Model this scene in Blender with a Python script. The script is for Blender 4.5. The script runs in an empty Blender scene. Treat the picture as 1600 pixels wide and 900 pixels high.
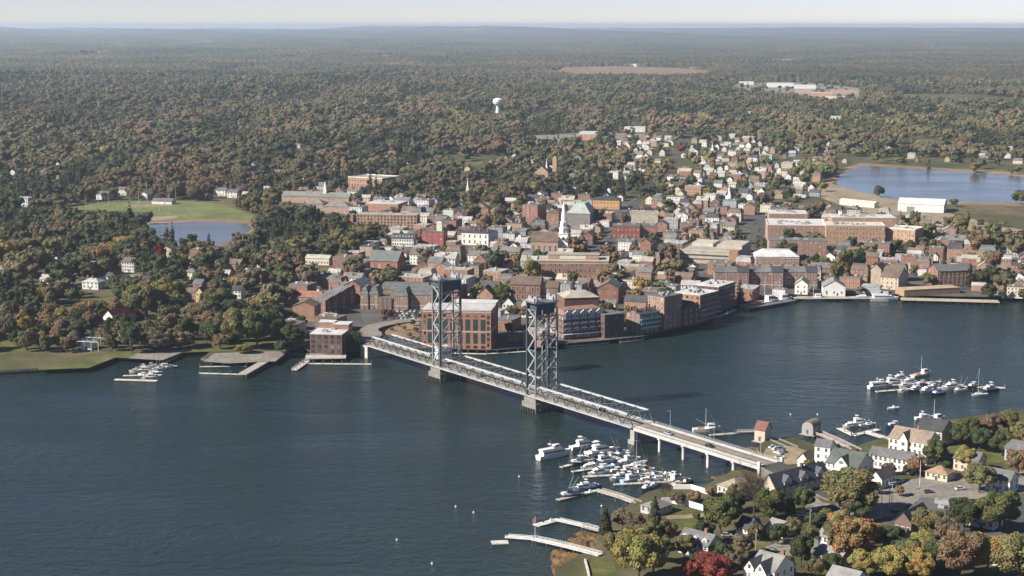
import bpy, bmesh, math, random
import numpy as np
from mathutils import Vector, Matrix, noise
random.seed(7)
rng = np.random.default_rng(11)
R = math.radians
scene = bpy.context.scene
# ------------------------------------------------------------------ camera, sky, sun, exposure
F, CAMH, PITCH = 2500.0, 215.0, math.atan((450 - 39) / 2500.0)
cam_d = bpy.data.cameras.new('camera'); cam = bpy.data.objects.new('camera', cam_d)
scene.collection.objects.link(cam); scene.camera = cam
cam.location = (0, 0, CAMH); cam.rotation_euler = (math.pi / 2 - PITCH, 0, 0)
cam_d.sensor_width = 36; cam_d.lens = F / 1600 * 36; cam_d.clip_start = 1; cam_d.clip_end = 120000
SUN_EL, SUN_AZ = R(34), math.atan2(-0.36, -0.93)      # direction towards the sun (world angle from +x)
world = bpy.data.worlds.new('World'); scene.world = world; world.use_nodes = True
wn = world.node_tree.nodes; wl = world.node_tree.links
sky = wn.new('ShaderNodeTexSky'); sky.sky_type = 'NISHITA'; sky.sun_disc = False
sky.sun_elevation = SUN_EL; sky.sun_rotation = math.pi / 2 - SUN_AZ
sky.altitude = 200; sky.air_density = 0.65; sky.dust_density = 0.0; sky.ozone_density = 1.0
wn['Background'].inputs['Strength'].default_value = 0.052
wb_ = wn.new('ShaderNodeMix'); wb_.data_type = 'RGBA'; wb_.blend_type = 'MULTIPLY'; wb_.inputs[0].default_value = 1.0; wb_.inputs[7].default_value = (1.03, 0.95, 1.10, 1)   # white balance of the whole sky
wl.new(sky.outputs[0], wb_.inputs[6]); wl.new(wb_.outputs[2], wn['Background'].inputs[0])
sd = bpy.data.lights.new('sun', 'SUN'); sd.energy = 5.0; sd.angle = R(0.5); sd.color = (1.0, 0.93, 0.83)
so = bpy.data.objects.new('sun', sd); scene.collection.objects.link(so)
sdir = Vector((math.cos(SUN_AZ) * math.cos(SUN_EL), math.sin(SUN_AZ) * math.cos(SUN_EL), math.sin(SUN_EL)))
so.rotation_euler = sdir.to_track_quat('Z', 'Y').to_euler(); so.location = (-300, 600, 400)
scene.view_settings.view_transform = 'Standard'; scene.view_settings.look = 'None'
scene.view_settings.exposure = 1.0; scene.view_settings.gamma = 1.0
scene.render.engine = 'CYCLES'
cy = scene.cycles; cy.use_denoising = True; cy.max_bounces = 5; cy.diffuse_bounces = 2; cy.glossy_bounces = 2
cy.transmission_bounces = 2; cy.volume_bounces = 0; cy.transparent_max_bounces = 4
cy.use_adaptive_sampling = True; cy.adaptive_threshold = 0.02
cy.caustics_reflective = False; cy.caustics_refractive = False

CP, SP = math.cos(PITCH), math.sin(PITCH)
GZ = 3.0                                               # height of the land above the river
def at(px, py, z=0.0):
    """photograph pixel (1600x900) -> the place at height z that it shows"""
    a = (px - 800) / F; b = (450 - py) / F
    d = Vector((a, CP + b * SP, -SP + b * CP))
    t = (z - CAMH) / d.z
    return Vector((d.x * t, d.y * t, z))
def pix(x, y, z=GZ):
    dy, dz = y, z - CAMH
    zc = dy * CP - dz * SP
    return 800 + F * x / zc, 450 - F * (dy * SP + dz * CP) / zc
def lin(h):
    h = h.lstrip('#'); v = [int(h[i:i + 2], 16) / 255 for i in (0, 2, 4)]
    return tuple(((c + 0.055) / 1.055) ** 2.4 if c > 0.04045 else c / 12.92 for c in v) + (1.0,)
def inpoly(px, py, poly):
    px = np.asarray(px, float); py = np.asarray(py, float)
    c = np.zeros(px.shape, bool); n = len(poly)
    for i in range(n):
        x0, y0 = poly[i]; x1, y1 = poly[(i + 1) % n]
        if y0 == y1: continue
        k = ((y0 > py) != (y1 > py)) & (px < (x1 - x0) * (py - y0) / (y1 - y0) + x0)
        c ^= k
    return c
# ------------------------------------------------------------------ materials
def nodes_of(name):
    m = bpy.data.materials.new(name); m.use_nodes = True
    nt = m.node_tree; b = nt.nodes['Principled BSDF']
    return m, nt, b
def N(nt, t, **kw):
    n = nt.nodes.new(t)
    for k, v in kw.items(): setattr(n, k, v)
    return n
def mixc(nt, fac, a, b, mode='MIX'):
    m = N(nt, 'ShaderNodeMix', data_type='RGBA', blend_type=mode)
    for i, v in ((0, fac), (6, a), (7, b)):
        if hasattr(v, 'links') or hasattr(v, 'is_linked'): nt.links.new(v, m.inputs[i])
        else: m.inputs[i].default_value = v
    return m.outputs[2]
def noise_n(nt, scale, detail=3, coord='Object', vec=None, rough=0.55):
    n = N(nt, 'ShaderNodeTexNoise'); n.inputs['Scale'].default_value = scale; n.inputs['Detail'].default_value = detail
    n.inputs['Roughness'].default_value = rough
    if vec is None:
        if coord == 'World':
            vec = N(nt, 'ShaderNodeNewGeometry').outputs['Position']
        else:
            vec = N(nt, 'ShaderNodeTexCoord').outputs[coord]
    nt.links.new(vec, n.inputs['Vector'])
    return n.outputs['Fac']
def ramp(nt, fac, stops):
    r = N(nt, 'ShaderNodeValToRGB'); e = r.color_ramp.elements
    e[0].position, e[0].color = stops[0]; e[1].position, e[1].color = stops[-1]
    for p, c in stops[1:-1]:
        x = e.new(p); x.color = c
    nt.links.new(fac, r.inputs[0]); return r.outputs[0]
def g(v): return (v, v, v, 1)
def mat_obj(name, rough=0.8, var=0.25, scale=0.6, metallic=0.0, coord='World', spec=0.3):
    """paint / brick / shingle: the object's own colour with weathering"""
    m, nt, b = nodes_of(name)
    oi = N(nt, 'ShaderNodeObjectInfo')
    f = noise_n(nt, scale, 5, coord)
    c = mixc(nt, 1.0, oi.outputs['Color'], ramp(nt, f, [(0.25, g(1 - var)), (0.75, g(1 + var * 0.5))]), 'MULTIPLY')
    f2 = noise_n(nt, scale * 5, 2, coord)
    c = mixc(nt, 1.0, c, ramp(nt, f2, [(0.3, g(1 - var * .6)), (0.7, g(1 + var * 0.3))]), 'MULTIPLY')
    nt.links.new(c, b.inputs['Base Color']); b.inputs['Roughness'].default_value = rough
    b.inputs['Metallic'].default_value = metallic; b.inputs['Specular IOR Level'].default_value = spec
    return m
M = {}
M['wall'] = mat_obj('painted_wall', 0.75, 0.12, 0.15)
M['brick'] = mat_obj('brick_wall', 0.9, 0.3, 0.25)
M['roof'] = mat_obj('roofing', 0.85, 0.35, 0.12)
M['steel'] = mat_obj('painted_steel', 0.5, 0.22, 0.3, 0.0, spec=0.5)
M['concrete'] = mat_obj('concrete', 0.85, 0.3, 0.12)
M['wood'] = mat_obj('weathered_wood', 0.9, 0.4, 0.3)
M['hull'] = mat_obj('boat_paint', 0.25, 0.06, 0.3, spec=0.5)
M['car'] = mat_obj('car_paint', 0.25, 0.05, 0.3, 0.2, spec=0.6)
def plain(name, col, rough=0.6, spec=0.4):
    m, nt, b = nodes_of(name); b.inputs['Base Color'].default_value = col
    b.inputs['Roughness'].default_value = rough; b.inputs['Specular IOR Level'].default_value = spec
    return m
M['glass'] = plain('window_glass', (0.02, 0.026, 0.032, 1), 0.12, 0.6)
_nt = M['glass'].node_tree; _oi = N(_nt, 'ShaderNodeObjectInfo')          # some windows have pale blinds drawn
_nt.links.new(ramp(_nt, _oi.outputs['Random'], [(0.0, (.015, .02, .026, 1)), (0.6, (.03, .036, .042, 1)), (0.75, (.07, .075, .08, 1)), (1.0, (.26, .25, .22, 1))]), _nt.nodes['Principled BSDF'].inputs['Base Color'])
M['greenglass'] = plain('green_window_glass', (0.03, 0.055, 0.05, 1), 0.15, 0.6)
M['trim'] = plain('white_trim', (0.62, 0.60, 0.56, 1), 0.6)
M['rubber'] = plain('rubber', (0.02, 0.02, 0.02, 1), 0.8)
def leaf_mat(name, instanced):
    m, nt, b = nodes_of(name)
    if instanced:
        a = N(nt, 'ShaderNodeAttribute', attribute_type='INSTANCER', attribute_name='tint'); col = a.outputs['Color']
    else:
        col = N(nt, 'ShaderNodeObjectInfo').outputs['Color']
    f = noise_n(nt, 0.45, 3, 'Object')
    c = mixc(nt, 1.0, col, ramp(nt, f, [(0.28, (0.7, 0.74, 0.72, 1)), (0.52, g(1.0)), (0.75, (1.3, 1.2, 1.05, 1))]), 'MULTIPLY')
    f2 = noise_n(nt, 1.9, 2, 'Object')
    c = mixc(nt, 1.0, c, ramp(nt, f2, [(0.3, g(0.72)), (0.7, g(1.25))]), 'MULTIPLY')
    f3 = noise_n(nt, 0.22, 2, 'Object')
    c = mixc(nt, 1.0, c, ramp(nt, f3, [(0.35, (1.2, .92, .85, 1)), (0.65, (.85, 1.08, 1.0, 1))]), 'MULTIPLY')
    nt.links.new(c, b.inputs['Base Color']); b.inputs['Roughness'].default_value = 0.75
    b.inputs['Specular IOR Level'].default_value = 0.15
    tr = N(nt, 'ShaderNodeBsdfTranslucent'); nt.links.new(c, tr.inputs[0])
    ms = N(nt, 'ShaderNodeMixShader'); ms.inputs[0].default_value = 0.25
    nt.links.new(b.outputs[0], ms.inputs[1]); nt.links.new(tr.outputs[0], ms.inputs[2])
    nt.links.new(ms.outputs[0], nt.nodes['Material Output'].inputs['Surface'])
    return m
M['leaf'] = leaf_mat('leaves', False); M['forest_leaf'] = leaf_mat('forest_leaves', True)
M['bark'] = plain('bark', (0.075, 0.058, 0.045, 1), 0.95, 0.1)
def ground_mat(name, stops, scale, scale2=None, rough=0.95):
    m, nt, b = nodes_of(name)
    f = noise_n(nt, scale, 6, 'World', rough=0.62)
    c = ramp(nt, f, stops)
    f2 = noise_n(nt, scale2 or scale * 7, 4, 'World')
    c = mixc(nt, 1.0, c, ramp(nt, f2, [(0.3, g(0.7)), (0.7, g(1.2))]), 'MULTIPLY')
    nt.links.new(c, b.inputs['Base Color']); b.inputs['Roughness'].default_value = rough
    b.inputs['Specular IOR Level'].default_value = 0.15
    return m
M['land'] = ground_mat('woodland_ground', [(0.3, (0.05, 0.055, 0.025, 1)), (0.5, (0.085, 0.08, 0.04, 1)), (0.7, (0.15, 0.12, 0.075, 1))], 0.01)
M['town'] = ground_mat('town_paving', [(0.3, (0.055, 0.055, 0.058, 1)), (0.5, (0.09, 0.085, 0.08, 1)), (0.62, (0.13, 0.115, 0.095, 1)), (0.72, (0.07, 0.08, 0.035, 1))], 0.02)
M['grass'] = ground_mat('mown_grass', [(0.3, (0.06, 0.075, 0.022, 1)), (0.55, (0.10, 0.105, 0.035, 1)), (0.72, (0.15, 0.13, 0.06, 1))], 0.03)
M['field'] = ground_mat('playing_field', [(0.3, (0.10, 0.13, 0.045, 1)), (0.7, (0.17, 0.18, 0.075, 1))], 0.02)
M['asphalt'] = ground_mat('asphalt', [(0.3, (0.06, 0.058, 0.056, 1)), (0.7, (0.11, 0.105, 0.098, 1))], 0.08)
M['lot'] = ground_mat('pale_asphalt', [(0.3, (0.16, 0.145, 0.125, 1)), (0.7, (0.26, 0.24, 0.205, 1))], 0.05)
M['dirt'] = ground_mat('bare_dirt', [(0.3, (0.2, 0.155, 0.10, 1)), (0.7, (0.32, 0.26, 0.18, 1))], 0.03)
M['marsh'] = ground_mat('dry_marsh_grass', [(0.3, (0.17, 0.11, 0.06, 1)), (0.5, (0.22, 0.15, 0.10, 1)), (0.7, (0.27, 0.2, 0.13, 1))], 0.008)
M['rock'] = ground_mat('weed_covered_rock', [(0.3, (0.07, 0.045, 0.022, 1)), (0.5, (0.14, 0.085, 0.038, 1)), (0.7, (0.2, 0.125, 0.06, 1))], 0.15)
M['stone'] = ground_mat('granite', [(0.3, (0.1, 0.09, 0.08, 1)), (0.7, (0.24, 0.22, 0.19, 1))], 0.3)
def quay_mat():
    m = ground_mat('tide_stained_granite', [(0.3, (0.1, 0.09, 0.08, 1)), (0.7, (0.24, 0.22, 0.19, 1))], 0.3); nt = m.node_tree; b = nt.nodes['Principled BSDF']
    old = b.inputs['Base Color'].links[0].from_socket; sx = N(nt, 'ShaderNodeSeparateXYZ'); nt.links.new(N(nt, 'ShaderNodeNewGeometry').outputs['Position'], sx.inputs[0])
    w_ = N(nt, 'ShaderNodeMath', operation='MULTIPLY_ADD'); nt.links.new(noise_n(nt, .4, 3, 'World'), w_.inputs[0]); w_.inputs[1].default_value = 1.2; nt.links.new(sx.outputs[2], w_.inputs[2])
    f = ramp(nt, w_.outputs[0], [(0.0, g(0)), (1.0, g(1))]); r_ = f.node.color_ramp.elements; r_[0].position, r_[1].position = .55, .75
    sc = N(nt, 'ShaderNodeMath', operation='MULTIPLY'); nt.links.new(w_.outputs[0], sc.inputs[0]); sc.inputs[1].default_value = .3; nt.links.new(sc.outputs[0], f.node.inputs[0])
    nt.links.new(mixc(nt, f, (.022, .02, .014, 1), old), b.inputs['Base Color']); return m
M['quay'] = quay_mat()
def water_mat(name='river_water', calm=1.0, mud_sheen=None):
    m, nt, b = nodes_of(name)
    pos = N(nt, 'ShaderNodeNewGeometry').outputs['Position']
    mp = N(nt, 'ShaderNodeMapping'); mp.inputs['Rotation'].default_value = (0, 0, R(20)); mp.inputs['Scale'].default_value = (0.35, 1.0, 1.0)
    nt.links.new(pos, mp.inputs['Vector'])
    big = noise_n(nt, 0.012, 5, vec=mp.outputs[0], rough=0.6)
    chop = noise_n(nt, 0.16, 4, vec=pos, rough=0.65); fine = noise_n(nt, 0.6, 3, vec=pos, rough=0.6)
    c = ramp(nt, big, [(0.35, (0.011, 0.022, 0.020, 1)), (0.55, (0.013, 0.026, 0.024, 1)), (0.7, (0.019, 0.034, 0.034, 1))])
    if mud_sheen: c = mixc(nt, .8, c, mud_sheen)  # shallow muddy tone, lightened in place of pale sky reflection
    nt.links.new(c, b.inputs['Base Color'])
    r = ramp(nt, big, [(0.35, g(0.08)), (0.7, g(0.26))]); nt.links.new(r, b.inputs['Roughness'])
    b.inputs['IOR'].default_value = 1.33; b.inputs['Specular Tint'].default_value = (.86, 1.0, .93, 1); b.inputs['Specular IOR Level'].default_value = 0.5
    ad = N(nt, 'ShaderNodeMath', operation='MULTIPLY_ADD'); nt.links.new(fine, ad.inputs[0]); ad.inputs[1].default_value = 0.35; nt.links.new(chop, ad.inputs[2])
    am = N(nt, 'ShaderNodeMath', operation='MULTIPLY'); nt.links.new(ad.outputs[0], am.inputs[0])
    st = ramp(nt, big, [(0.38, g(0.3)), (0.5, g(0.65)), (0.64, g(1.0))]); nt.links.new(st, am.inputs[1])
    bp = N(nt, 'ShaderNodeBump'); bp.inputs['Strength'].default_value = 1.0 * calm; bp.inputs['Distance'].default_value = 2.6
    nt.links.new(am.outputs[0], bp.inputs['Height']); nt.links.new(bp.outputs[0], b.inputs['Normal'])
    return m
M['water'] = water_mat(); M['pond'] = water_mat('pond_water', .07, (.11, .112, .105, 1))
# ------------------------------------------------------------------ mesh helpers
COL = scene.collection
class MB:
    def __init__(s): s.v = []; s.f = []; s.m = []
    def quad(s, *p, m=0):
        n = len(s.v); s.v += [tuple(q) for q in p]; s.f.append(tuple(range(n, n + len(p)))); s.m.append(m)
    def box(s, x0, y0, z0, x1, y1, z1, m=0, taper=0.0):
        n = len(s.v); t = taper
        s.v += [(x0, y0, z0), (x1, y0, z0), (x1, y1, z0), (x0, y1, z0),
                (x0 + t, y0 + t, z1), (x1 - t, y0 + t, z1), (x1 - t, y1 - t, z1), (x0 + t, y1 - t, z1)]
        for q in ((3, 2, 1, 0), (4, 5, 6, 7), (0, 1, 5, 4), (1, 2, 6, 5), (2, 3, 7, 6), (3, 0, 4, 7)):
            s.f.append(tuple(n + i for i in q)); s.m.append(m)
    def obox(s, c, ux, L, W, z0, z1, m=0):
        """box centred at c (xy), long axis along angle ux"""
        ca, sa = math.cos(ux), math.sin(ux); n = len(s.v)
        for z in (z0, z1):
            for a, b in ((-L / 2, -W / 2), (L / 2, -W / 2), (L / 2, W / 2), (-L / 2, W / 2)):
                s.v.append((c[0] + a * ca - b * sa, c[1] + a * sa + b * ca, z))
        for q in ((3, 2, 1, 0), (4, 5, 6, 7), (0, 1, 5, 4), (1, 2, 6, 5), (2, 3, 7, 6), (3, 0, 4, 7)):
            s.f.append(tuple(n + i for i in q)); s.m.append(m)
    def cyl(s, x, y, z0, z1, r0, r1=None, k=8, m=0, cap=True):
        r1 = r0 if r1 is None else r1; n = len(s.v)
        for z, r in ((z0, r0), (z1, r1)):
            for i in range(k):
                a = 2 * math.pi * i / k; s.v.append((x + r * math.cos(a), y + r * math.sin(a), z))
        for i in range(k):
            j = (i + 1) % k; s.f.append((n + i, n + j, n + k + j, n + k + i)); s.m.append(m)
        if cap: s.f.append(tuple(n + k + i for i in range(k))); s.m.append(m)
    def tube(s, p, q, r0, r1, k=5, m=0):
        p, q = Vector(p), Vector(q); d = (q - p).normalized()
        a = d.orthogonal().normalized(); b = d.cross(a); n = len(s.v)
        for c, r in ((p, r0), (q, r1)):
            for i in range(k):
                t = 2 * math.pi * i / k; s.v.append(tuple(c + a * (r * math.cos(t)) + b * (r * math.sin(t))))
        for i in range(k):
            j = (i + 1) % k; s.f.append((n + i, n + j, n + k + j, n + k + i)); s.m.append(m)
    def bar(s, p, q, w, m=0): s.tube(p, q, w * .7, w * .7, 4, m)
    def mesh(s, name, mats):
        me = bpy.data.meshes.new(name); me.from_pydata(s.v, [], s.f); 
        for x in (mats if isinstance(mats, (list, tuple)) else [mats]): me.materials.append(x)
        if any(s.m): me.polygons.foreach_set('material_index', s.m)
        me.update(); return me
    def build(s, name, mats, parent=None, color=None):
        return link(name, s.mesh(name, mats), parent, color)
def link(name, data, parent=None, color=None, mat=None):
    o = bpy.data.objects.new(name, data); COL.objects.link(o)
    if parent is not None: o.parent = parent
    if color is not None: o.color = color
    if mat is not None: o.matrix_local = mat
    return o
def tag(o, label=None, cat=None, group=None, kind=None):
    if label: o['label'] = label
    if cat: o['category'] = cat
    if group: o['group'] = group
    if kind: o['kind'] = kind
    return o
def empty(name, loc, rz=0.0, label=None, cat=None, group=None):
    o = link(name, None); o.location = loc; o.rotation_euler = (0, 0, rz); o.empty_display_size = 1
    return tag(o, label, cat, group)
def copy_tree(o, parent=None, kids=None):
    c = o.copy(); COL.objects.link(c); c.parent = parent
    for ch in (KIDS.get(o.name, ()) if kids is None else kids): copy_tree(ch, c)
    return c
KIDS = {}
def remember(o):
    for ch in list(bpy.data.objects):
        if ch.parent == o: KIDS.setdefault(o.name, []).append(ch)
# unit bar meshes shared by every strut
def unit_box(mat):
    b = MB(); b.box(-.5, -.5, 0, .5, .5, 1); return b.mesh('bar', mat)
UNIT = {}
def strut(name, parent, p, q, w, d=None, mat='steel', color=(.5, .5, .5, 1)):
    if mat not in UNIT: UNIT[mat] = unit_box(M[mat])
    p, q = Vector(p), Vector(q); ax = q - p; L = ax.length
    z = ax.normalized(); up = Vector((0, 0, 1)) if abs(z.z) < 0.97 else Vector((0, 1, 0))
    x = up.cross(z).normalized(); y = z.cross(x)
    m = Matrix(((x.x * w, y.x * (d or w), ax.x, p.x), (x.y * w, y.y * (d or w), ax.y, p.y), (x.z * w, y.z * (d or w), ax.z, p.z), (0, 0, 0, 1)))
    return link(name, UNIT[mat], parent, color, m)
# occupancy of the ground (3 m cells)
OX, OY, OC = -1800.0, 500.0, 3.0
HERO = []
OCC = np.zeros((1300, 1500), bool)
def occ_rect(c, ang, L, W, put=False, grow=0.0):
    L, W = L + grow, W + grow
    nx, ny = max(2, int(L / 2) + 1), max(2, int(W / 2) + 1)
    a = np.linspace(-L / 2, L / 2, nx)[:, None]; b = np.linspace(-W / 2, W / 2, ny)[None, :]
    X = c[0] + a * math.cos(ang) - b * math.sin(ang); Y = c[1] + a * math.sin(ang) + b * math.cos(ang)
    i = ((X - OX) / OC).astype(int).ravel(); j = ((Y - OY) / OC).astype(int).ravel()
    ok = (i >= 0) & (i < OCC.shape[0]) & (j >= 0) & (j < OCC.shape[1]); i, j = i[ok], j[ok]
    if put: OCC[i, j] = True; return True
    return bool(OCC[i, j].any()) if len(i) else False
# ------------------------------------------------------------------ the setting: river, land, ponds, fields, roads
from mathutils.geometry import tessellate_polygon
def sheet(name, pts, mat, z, kind='structure', skirt=None, skirt_mat=None, label=None):
    v = [Vector((p[0], p[1], z)) for p in pts]
    tris = tessellate_polygon([v]); mb = MB(); mb.v = [tuple(p) for p in v]
    for t in tris:
        a, b, c = (v[i] for i in t)
        if (b - a).cross(c - a).z < 0: t = (t[0], t[2], t[1])
        mb.f.append(tuple(t)); mb.m.append(0)
    if skirt is not None:
        n = len(v)
        for i in range(n):
            j = (i + 1) % n
            mb.quad(v[i], v[j], (v[j].x, v[j].y, skirt), (v[i].x, v[i].y, skirt), m=1)
    o = mb.build(name, [mat] + ([skirt_mat] if skirt_mat else [])); tag(o, label, kind=kind); return o
def px_sheet(name, pp, mat, z, **k): return sheet(name, [at(x, y, GZ) for x, y in pp], mat, z, **k)
def ribbon(name, pp, width, mat, z, smooth=3):
    P = [at(x, y, GZ) for x, y in pp]
    for _ in range(smooth):
        Q = [P[0]]
        for a, b in zip(P, P[1:]): Q += [a * .75 + b * .25, a * .25 + b * .75]
        P = Q + [P[-1]]
    mb = MB(); L = []
    for i, p in enumerate(P):
        d = (P[min(i + 1, len(P) - 1)] - P[max(i - 1, 0)]).normalized(); n = Vector((-d.y, d.x, 0)) * width / 2
        L.append((p + n, p - n))
    for (a, b), (c, d) in zip(L, L[1:]):
        mb.quad(*[(q.x, q.y, z) for q in (a, b, d, c)])
    for a, b in zip(P, P[1:]):
        d = b - a; occ_rect((a + b) / 2, math.atan2(d.y, d.x), d.length, width, True)
    return tag(mb.build(name, mat), kind='structure')
w = MB(); w.quad((-2500, -400, 0), (3000, -400, 0), (3000, 2200, 0), (-2500, 2200, 0))
tag(w.build('river_water', M['water']), kind='structure')
SHORE = [(-500, 600), (-200, 592), (0, 586), (125, 579), (140, 578), (179, 561), (255, 565), (285, 553), (335, 552), (314, 567), (357, 570), (412, 567),
         (432, 567), (452, 551), (474, 546), (484, 553), (560, 552), (576, 546), (600, 541), (655, 546), (775, 549), (880, 539), (950, 533), (1000, 528.5), (1050, 517),
         (1090, 503.5), (1130, 488), (1158, 474), (1185, 467), (1240, 463), (1300, 461), (1400, 462), (1475, 465), (1600, 469), (1800, 480), (2100, 490)]
far = [at(x, y, 0) for x, y in SHORE]
sheet('mainland_ground', far + [Vector((9000, 9000, 0)), Vector((26000, 46000, 0)), Vector((-26000, 46000, 0)), Vector((-9000, 9000, 0))], M['land'], GZ, skirt=-2.0, skirt_mat=M['quay'])
NEAR = [(845, 980), (868, 900), (905, 878), (930, 868), (938, 830), (962, 815), (990, 792), (1012, 778), (1045, 770), (1100, 768), (1135, 750), (1160, 735), (1188, 722), (1182, 708), (1198, 694),
        (1240, 692), (1290, 709), (1340, 705), (1388, 689), (1480, 664), (1620, 645), (1900, 640), (2100, 900), (1900, 1300), (800, 1300)]
sheet('island_ground', [at(x, y, 0) for x, y in NEAR], M['land'], GZ, skirt=-2.0, skirt_mat=M['quay'])
TOWN = [(425, 512), (432, 480), (535, 425), (560, 395), (610, 370), (560, 352), (470, 338), (470, 305), (560, 300), (660, 318), (720, 330), (800, 322), (860, 310), (960, 318), (1060, 318),
        (1180, 335), (1210, 328), (1350, 330), (1440, 345), (1500, 380), (1640, 410), (1700, 466), (1475, 463), (1400, 460), (1300, 459), (1200, 464), (1158, 471), (1128, 486), (1088, 501), (1048, 515), (1000, 526), (950, 531),
        (880, 537), (775, 547), (655, 544), (600, 539), (576, 544), (560, 550), (484, 551), (474, 543), (452, 540)]
px_sheet('town_paving', TOWN, M['town'], GZ + .03)
POND = [(222, 352), (228, 364), (248, 378), (290, 388), (340, 384), (380, 368), (394, 357), (386, 350), (340, 346.5), (290, 347), (250, 349)]
px_sheet('pond_water', POND, M['pond'], GZ + .06)
POND2 = [(1300, 287), (1322, 268), (1348, 259), (1400, 262), (1480, 267), (1560, 272), (1660, 282), (1660, 318), (1475, 315), (1430, 311), (1385, 311), (1350, 302), (1322, 294)]
px_sheet('mill_pond_water', POND2, M['pond'], GZ + .06)
px_sheet('pond_bank', [(190, 352), (225, 347), (300, 342), (360, 341), (410, 347), (430, 354), (395, 361), (380, 372), (340, 388), (290, 392), (240, 382), (205, 362)], M['marsh'], GZ + .03)
px_sheet('marsh_bank', [(1285, 290), (1312, 264), (1345, 255), (1400, 258), (1480, 263), (1700, 276), (1700, 325), (1475, 319), (1380, 315), (1330, 301)], M['marsh'], GZ + .03)
ribbon('railway_bed', [(1285, 293), (1345, 308), (1400, 324), (1475, 350), (1600, 388)], 34, M['dirt'], GZ + .09)
FIELD = [(90, 349), (100, 322), (180, 316), (270, 313), (335, 317), (378, 329), (425, 348), (360, 341.5), (300, 342), (225, 346), (180, 351)]
px_sheet('playing_field', FIELD, M['field'], GZ + .06)
px_sheet('infield_dirt', [(195, 321), (215, 319.5), (265, 319), (272, 321), (240, 324), (205, 324)], M['dirt'], GZ + .09)
px_sheet('running_track', [(90, 343), (100, 333), (190, 329), (240, 333), (180, 346)], M['asphalt'], GZ + .09)
px_sheet('sand_patch', [(225, 344), (240, 339), (280, 337), (275, 341), (250, 344.5)], M['dirt'], GZ + .09)
px_sheet('lawn', [(-200, 545), (90, 482), (180, 462), (195, 470), (160, 490), (90, 540), (0, 556), (-250, 570)], M['grass'], GZ + .03)
px_sheet('lawn', [(60, 572), (130, 562), (175, 552), (300, 542), (430, 532), (430, 545), (335, 549), (284, 551), (252, 562), (180, 559), (138, 575), (60, 578)], M['grass'], GZ + .04)
px_sheet('promenade', [(200, 560), (215, 552), (290, 546), (284, 551), (253, 563)], M['lot'], GZ + .07)
px_sheet('pier_apron', [(318, 565), (335, 552), (430, 549), (448, 551), (430, 565), (412, 565), (357, 568)], M['lot'], GZ + .07)
ribbon('bridge_road', [(604, 531), (585, 524), (572, 517), (582, 509), (612, 503), (665, 497)], 11, M['lot'], GZ + .08)
ribbon('town_street', [(560, 507), (548, 495), (556, 470), (600, 440), (640, 420)], 12, M['asphalt'], GZ + .09)
ribbon('main_street', [(900, 430), (940, 395), (962, 360), (990, 318), (1022, 285), (1045, 255), (1062, 232), (1075, 210)], 10, M['asphalt'], GZ + .1)
ribbon('cross_street', [(640, 392), (740, 392), (850, 398), (940, 395), (1050, 400), (1170, 420)], 12, M['asphalt'], GZ + .11)
ribbon('mill_street', [(1175, 340), (1185, 365), (1172, 395), (1190, 420)], 12, M['asphalt'], GZ + .12)
px_sheet('verge_lawn', [(590, 522), (604, 512), (655, 501), (655, 525), (640, 528), (612, 524)], M['marsh'], GZ + .05)
px_sheet('parking_lot', [(600, 502), (612, 486), (685, 484), (680, 497), (640, 500)], M['asphalt'], GZ + .06)
px_sheet('railway_yard', [(1265, 300), (1300, 290), (1345, 300), (1420, 318), (1560, 352), (1700, 380), (1700, 400), (1500, 372), (1430, 345), (1340, 330), (1290, 312)], M['dirt'], GZ + .07)
px_sheet('hay_field', [(862, 114), (880, 105), (960, 103.5), (1060, 106), (1112, 111), (1105, 122), (1000, 122), (900, 119)], M['marsh'], GZ + .2)
px_sheet('cleared_ground', [(1130, 140), (1160, 128), (1240, 126), (1345, 138), (1350, 160), (1290, 162), (1240, 152), (1180, 152)], M['lot'], GZ + .2)
px_sheet('airfield_strip', [(1395, 148), (1420, 147), (1600, 158), (1600, 168), (1475, 164), (1410, 156)], M['marsh'], GZ + .2)
px_sheet('rail_depot', [(800, 222), (830, 212), (930, 206), (1010, 210), (1040, 226), (930, 226), (860, 228)], M['lot'], GZ + .2)
# island roads and yards
px_sheet('street', [(1205, 742), (1240, 772), (1262, 800), (1225, 815), (1330, 822), (1420, 800), (1480, 785), (1640, 765), (1640, 735), (1475, 742), (1400, 752), (1370, 765), (1310, 790), (1285, 785), (1240, 745)], M['lot'], GZ + .03)
px_sheet('gravel_yard', [(1190, 717), (1197, 700), (1238, 697), (1286, 713), (1255, 724), (1218, 727)], M['dirt'], GZ + .03)
px_sheet('driveway', [(1195, 855), (1225, 843), (1265, 838), (1290, 850), (1260, 868), (1215, 868)], M['lot'], GZ + .04)
px_sheet('drive', [(1040, 806), (1100, 802), (1102, 808), (1042, 812)], M['dirt'], GZ + .04)
px_sheet('yard', [(1290, 830), (1420, 800), (1640, 770), (1640, 860), (1480, 850), (1340, 850)], M['asphalt'], GZ + .05)
for pp in ([(1042, 812), (1046, 796), (1100, 800), (1112, 822), (1108, 842), (1062, 828)], [(1140, 842), (1190, 836), (1206, 850), (1180, 860), (1140, 858)], [(915, 880), (938, 868), (960, 880), (965, 910), (925, 910)], [(1225, 738), (1262, 720), (1290, 735), (1285, 752), (1250, 745)], [(1338, 708), (1384, 694), (1400, 705), (1360, 712)], [(1480, 700), (1640, 680), (1640, 720), (1500, 725)]):
    px_sheet('island_lawn', pp, M['grass'], GZ + .02)
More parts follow.
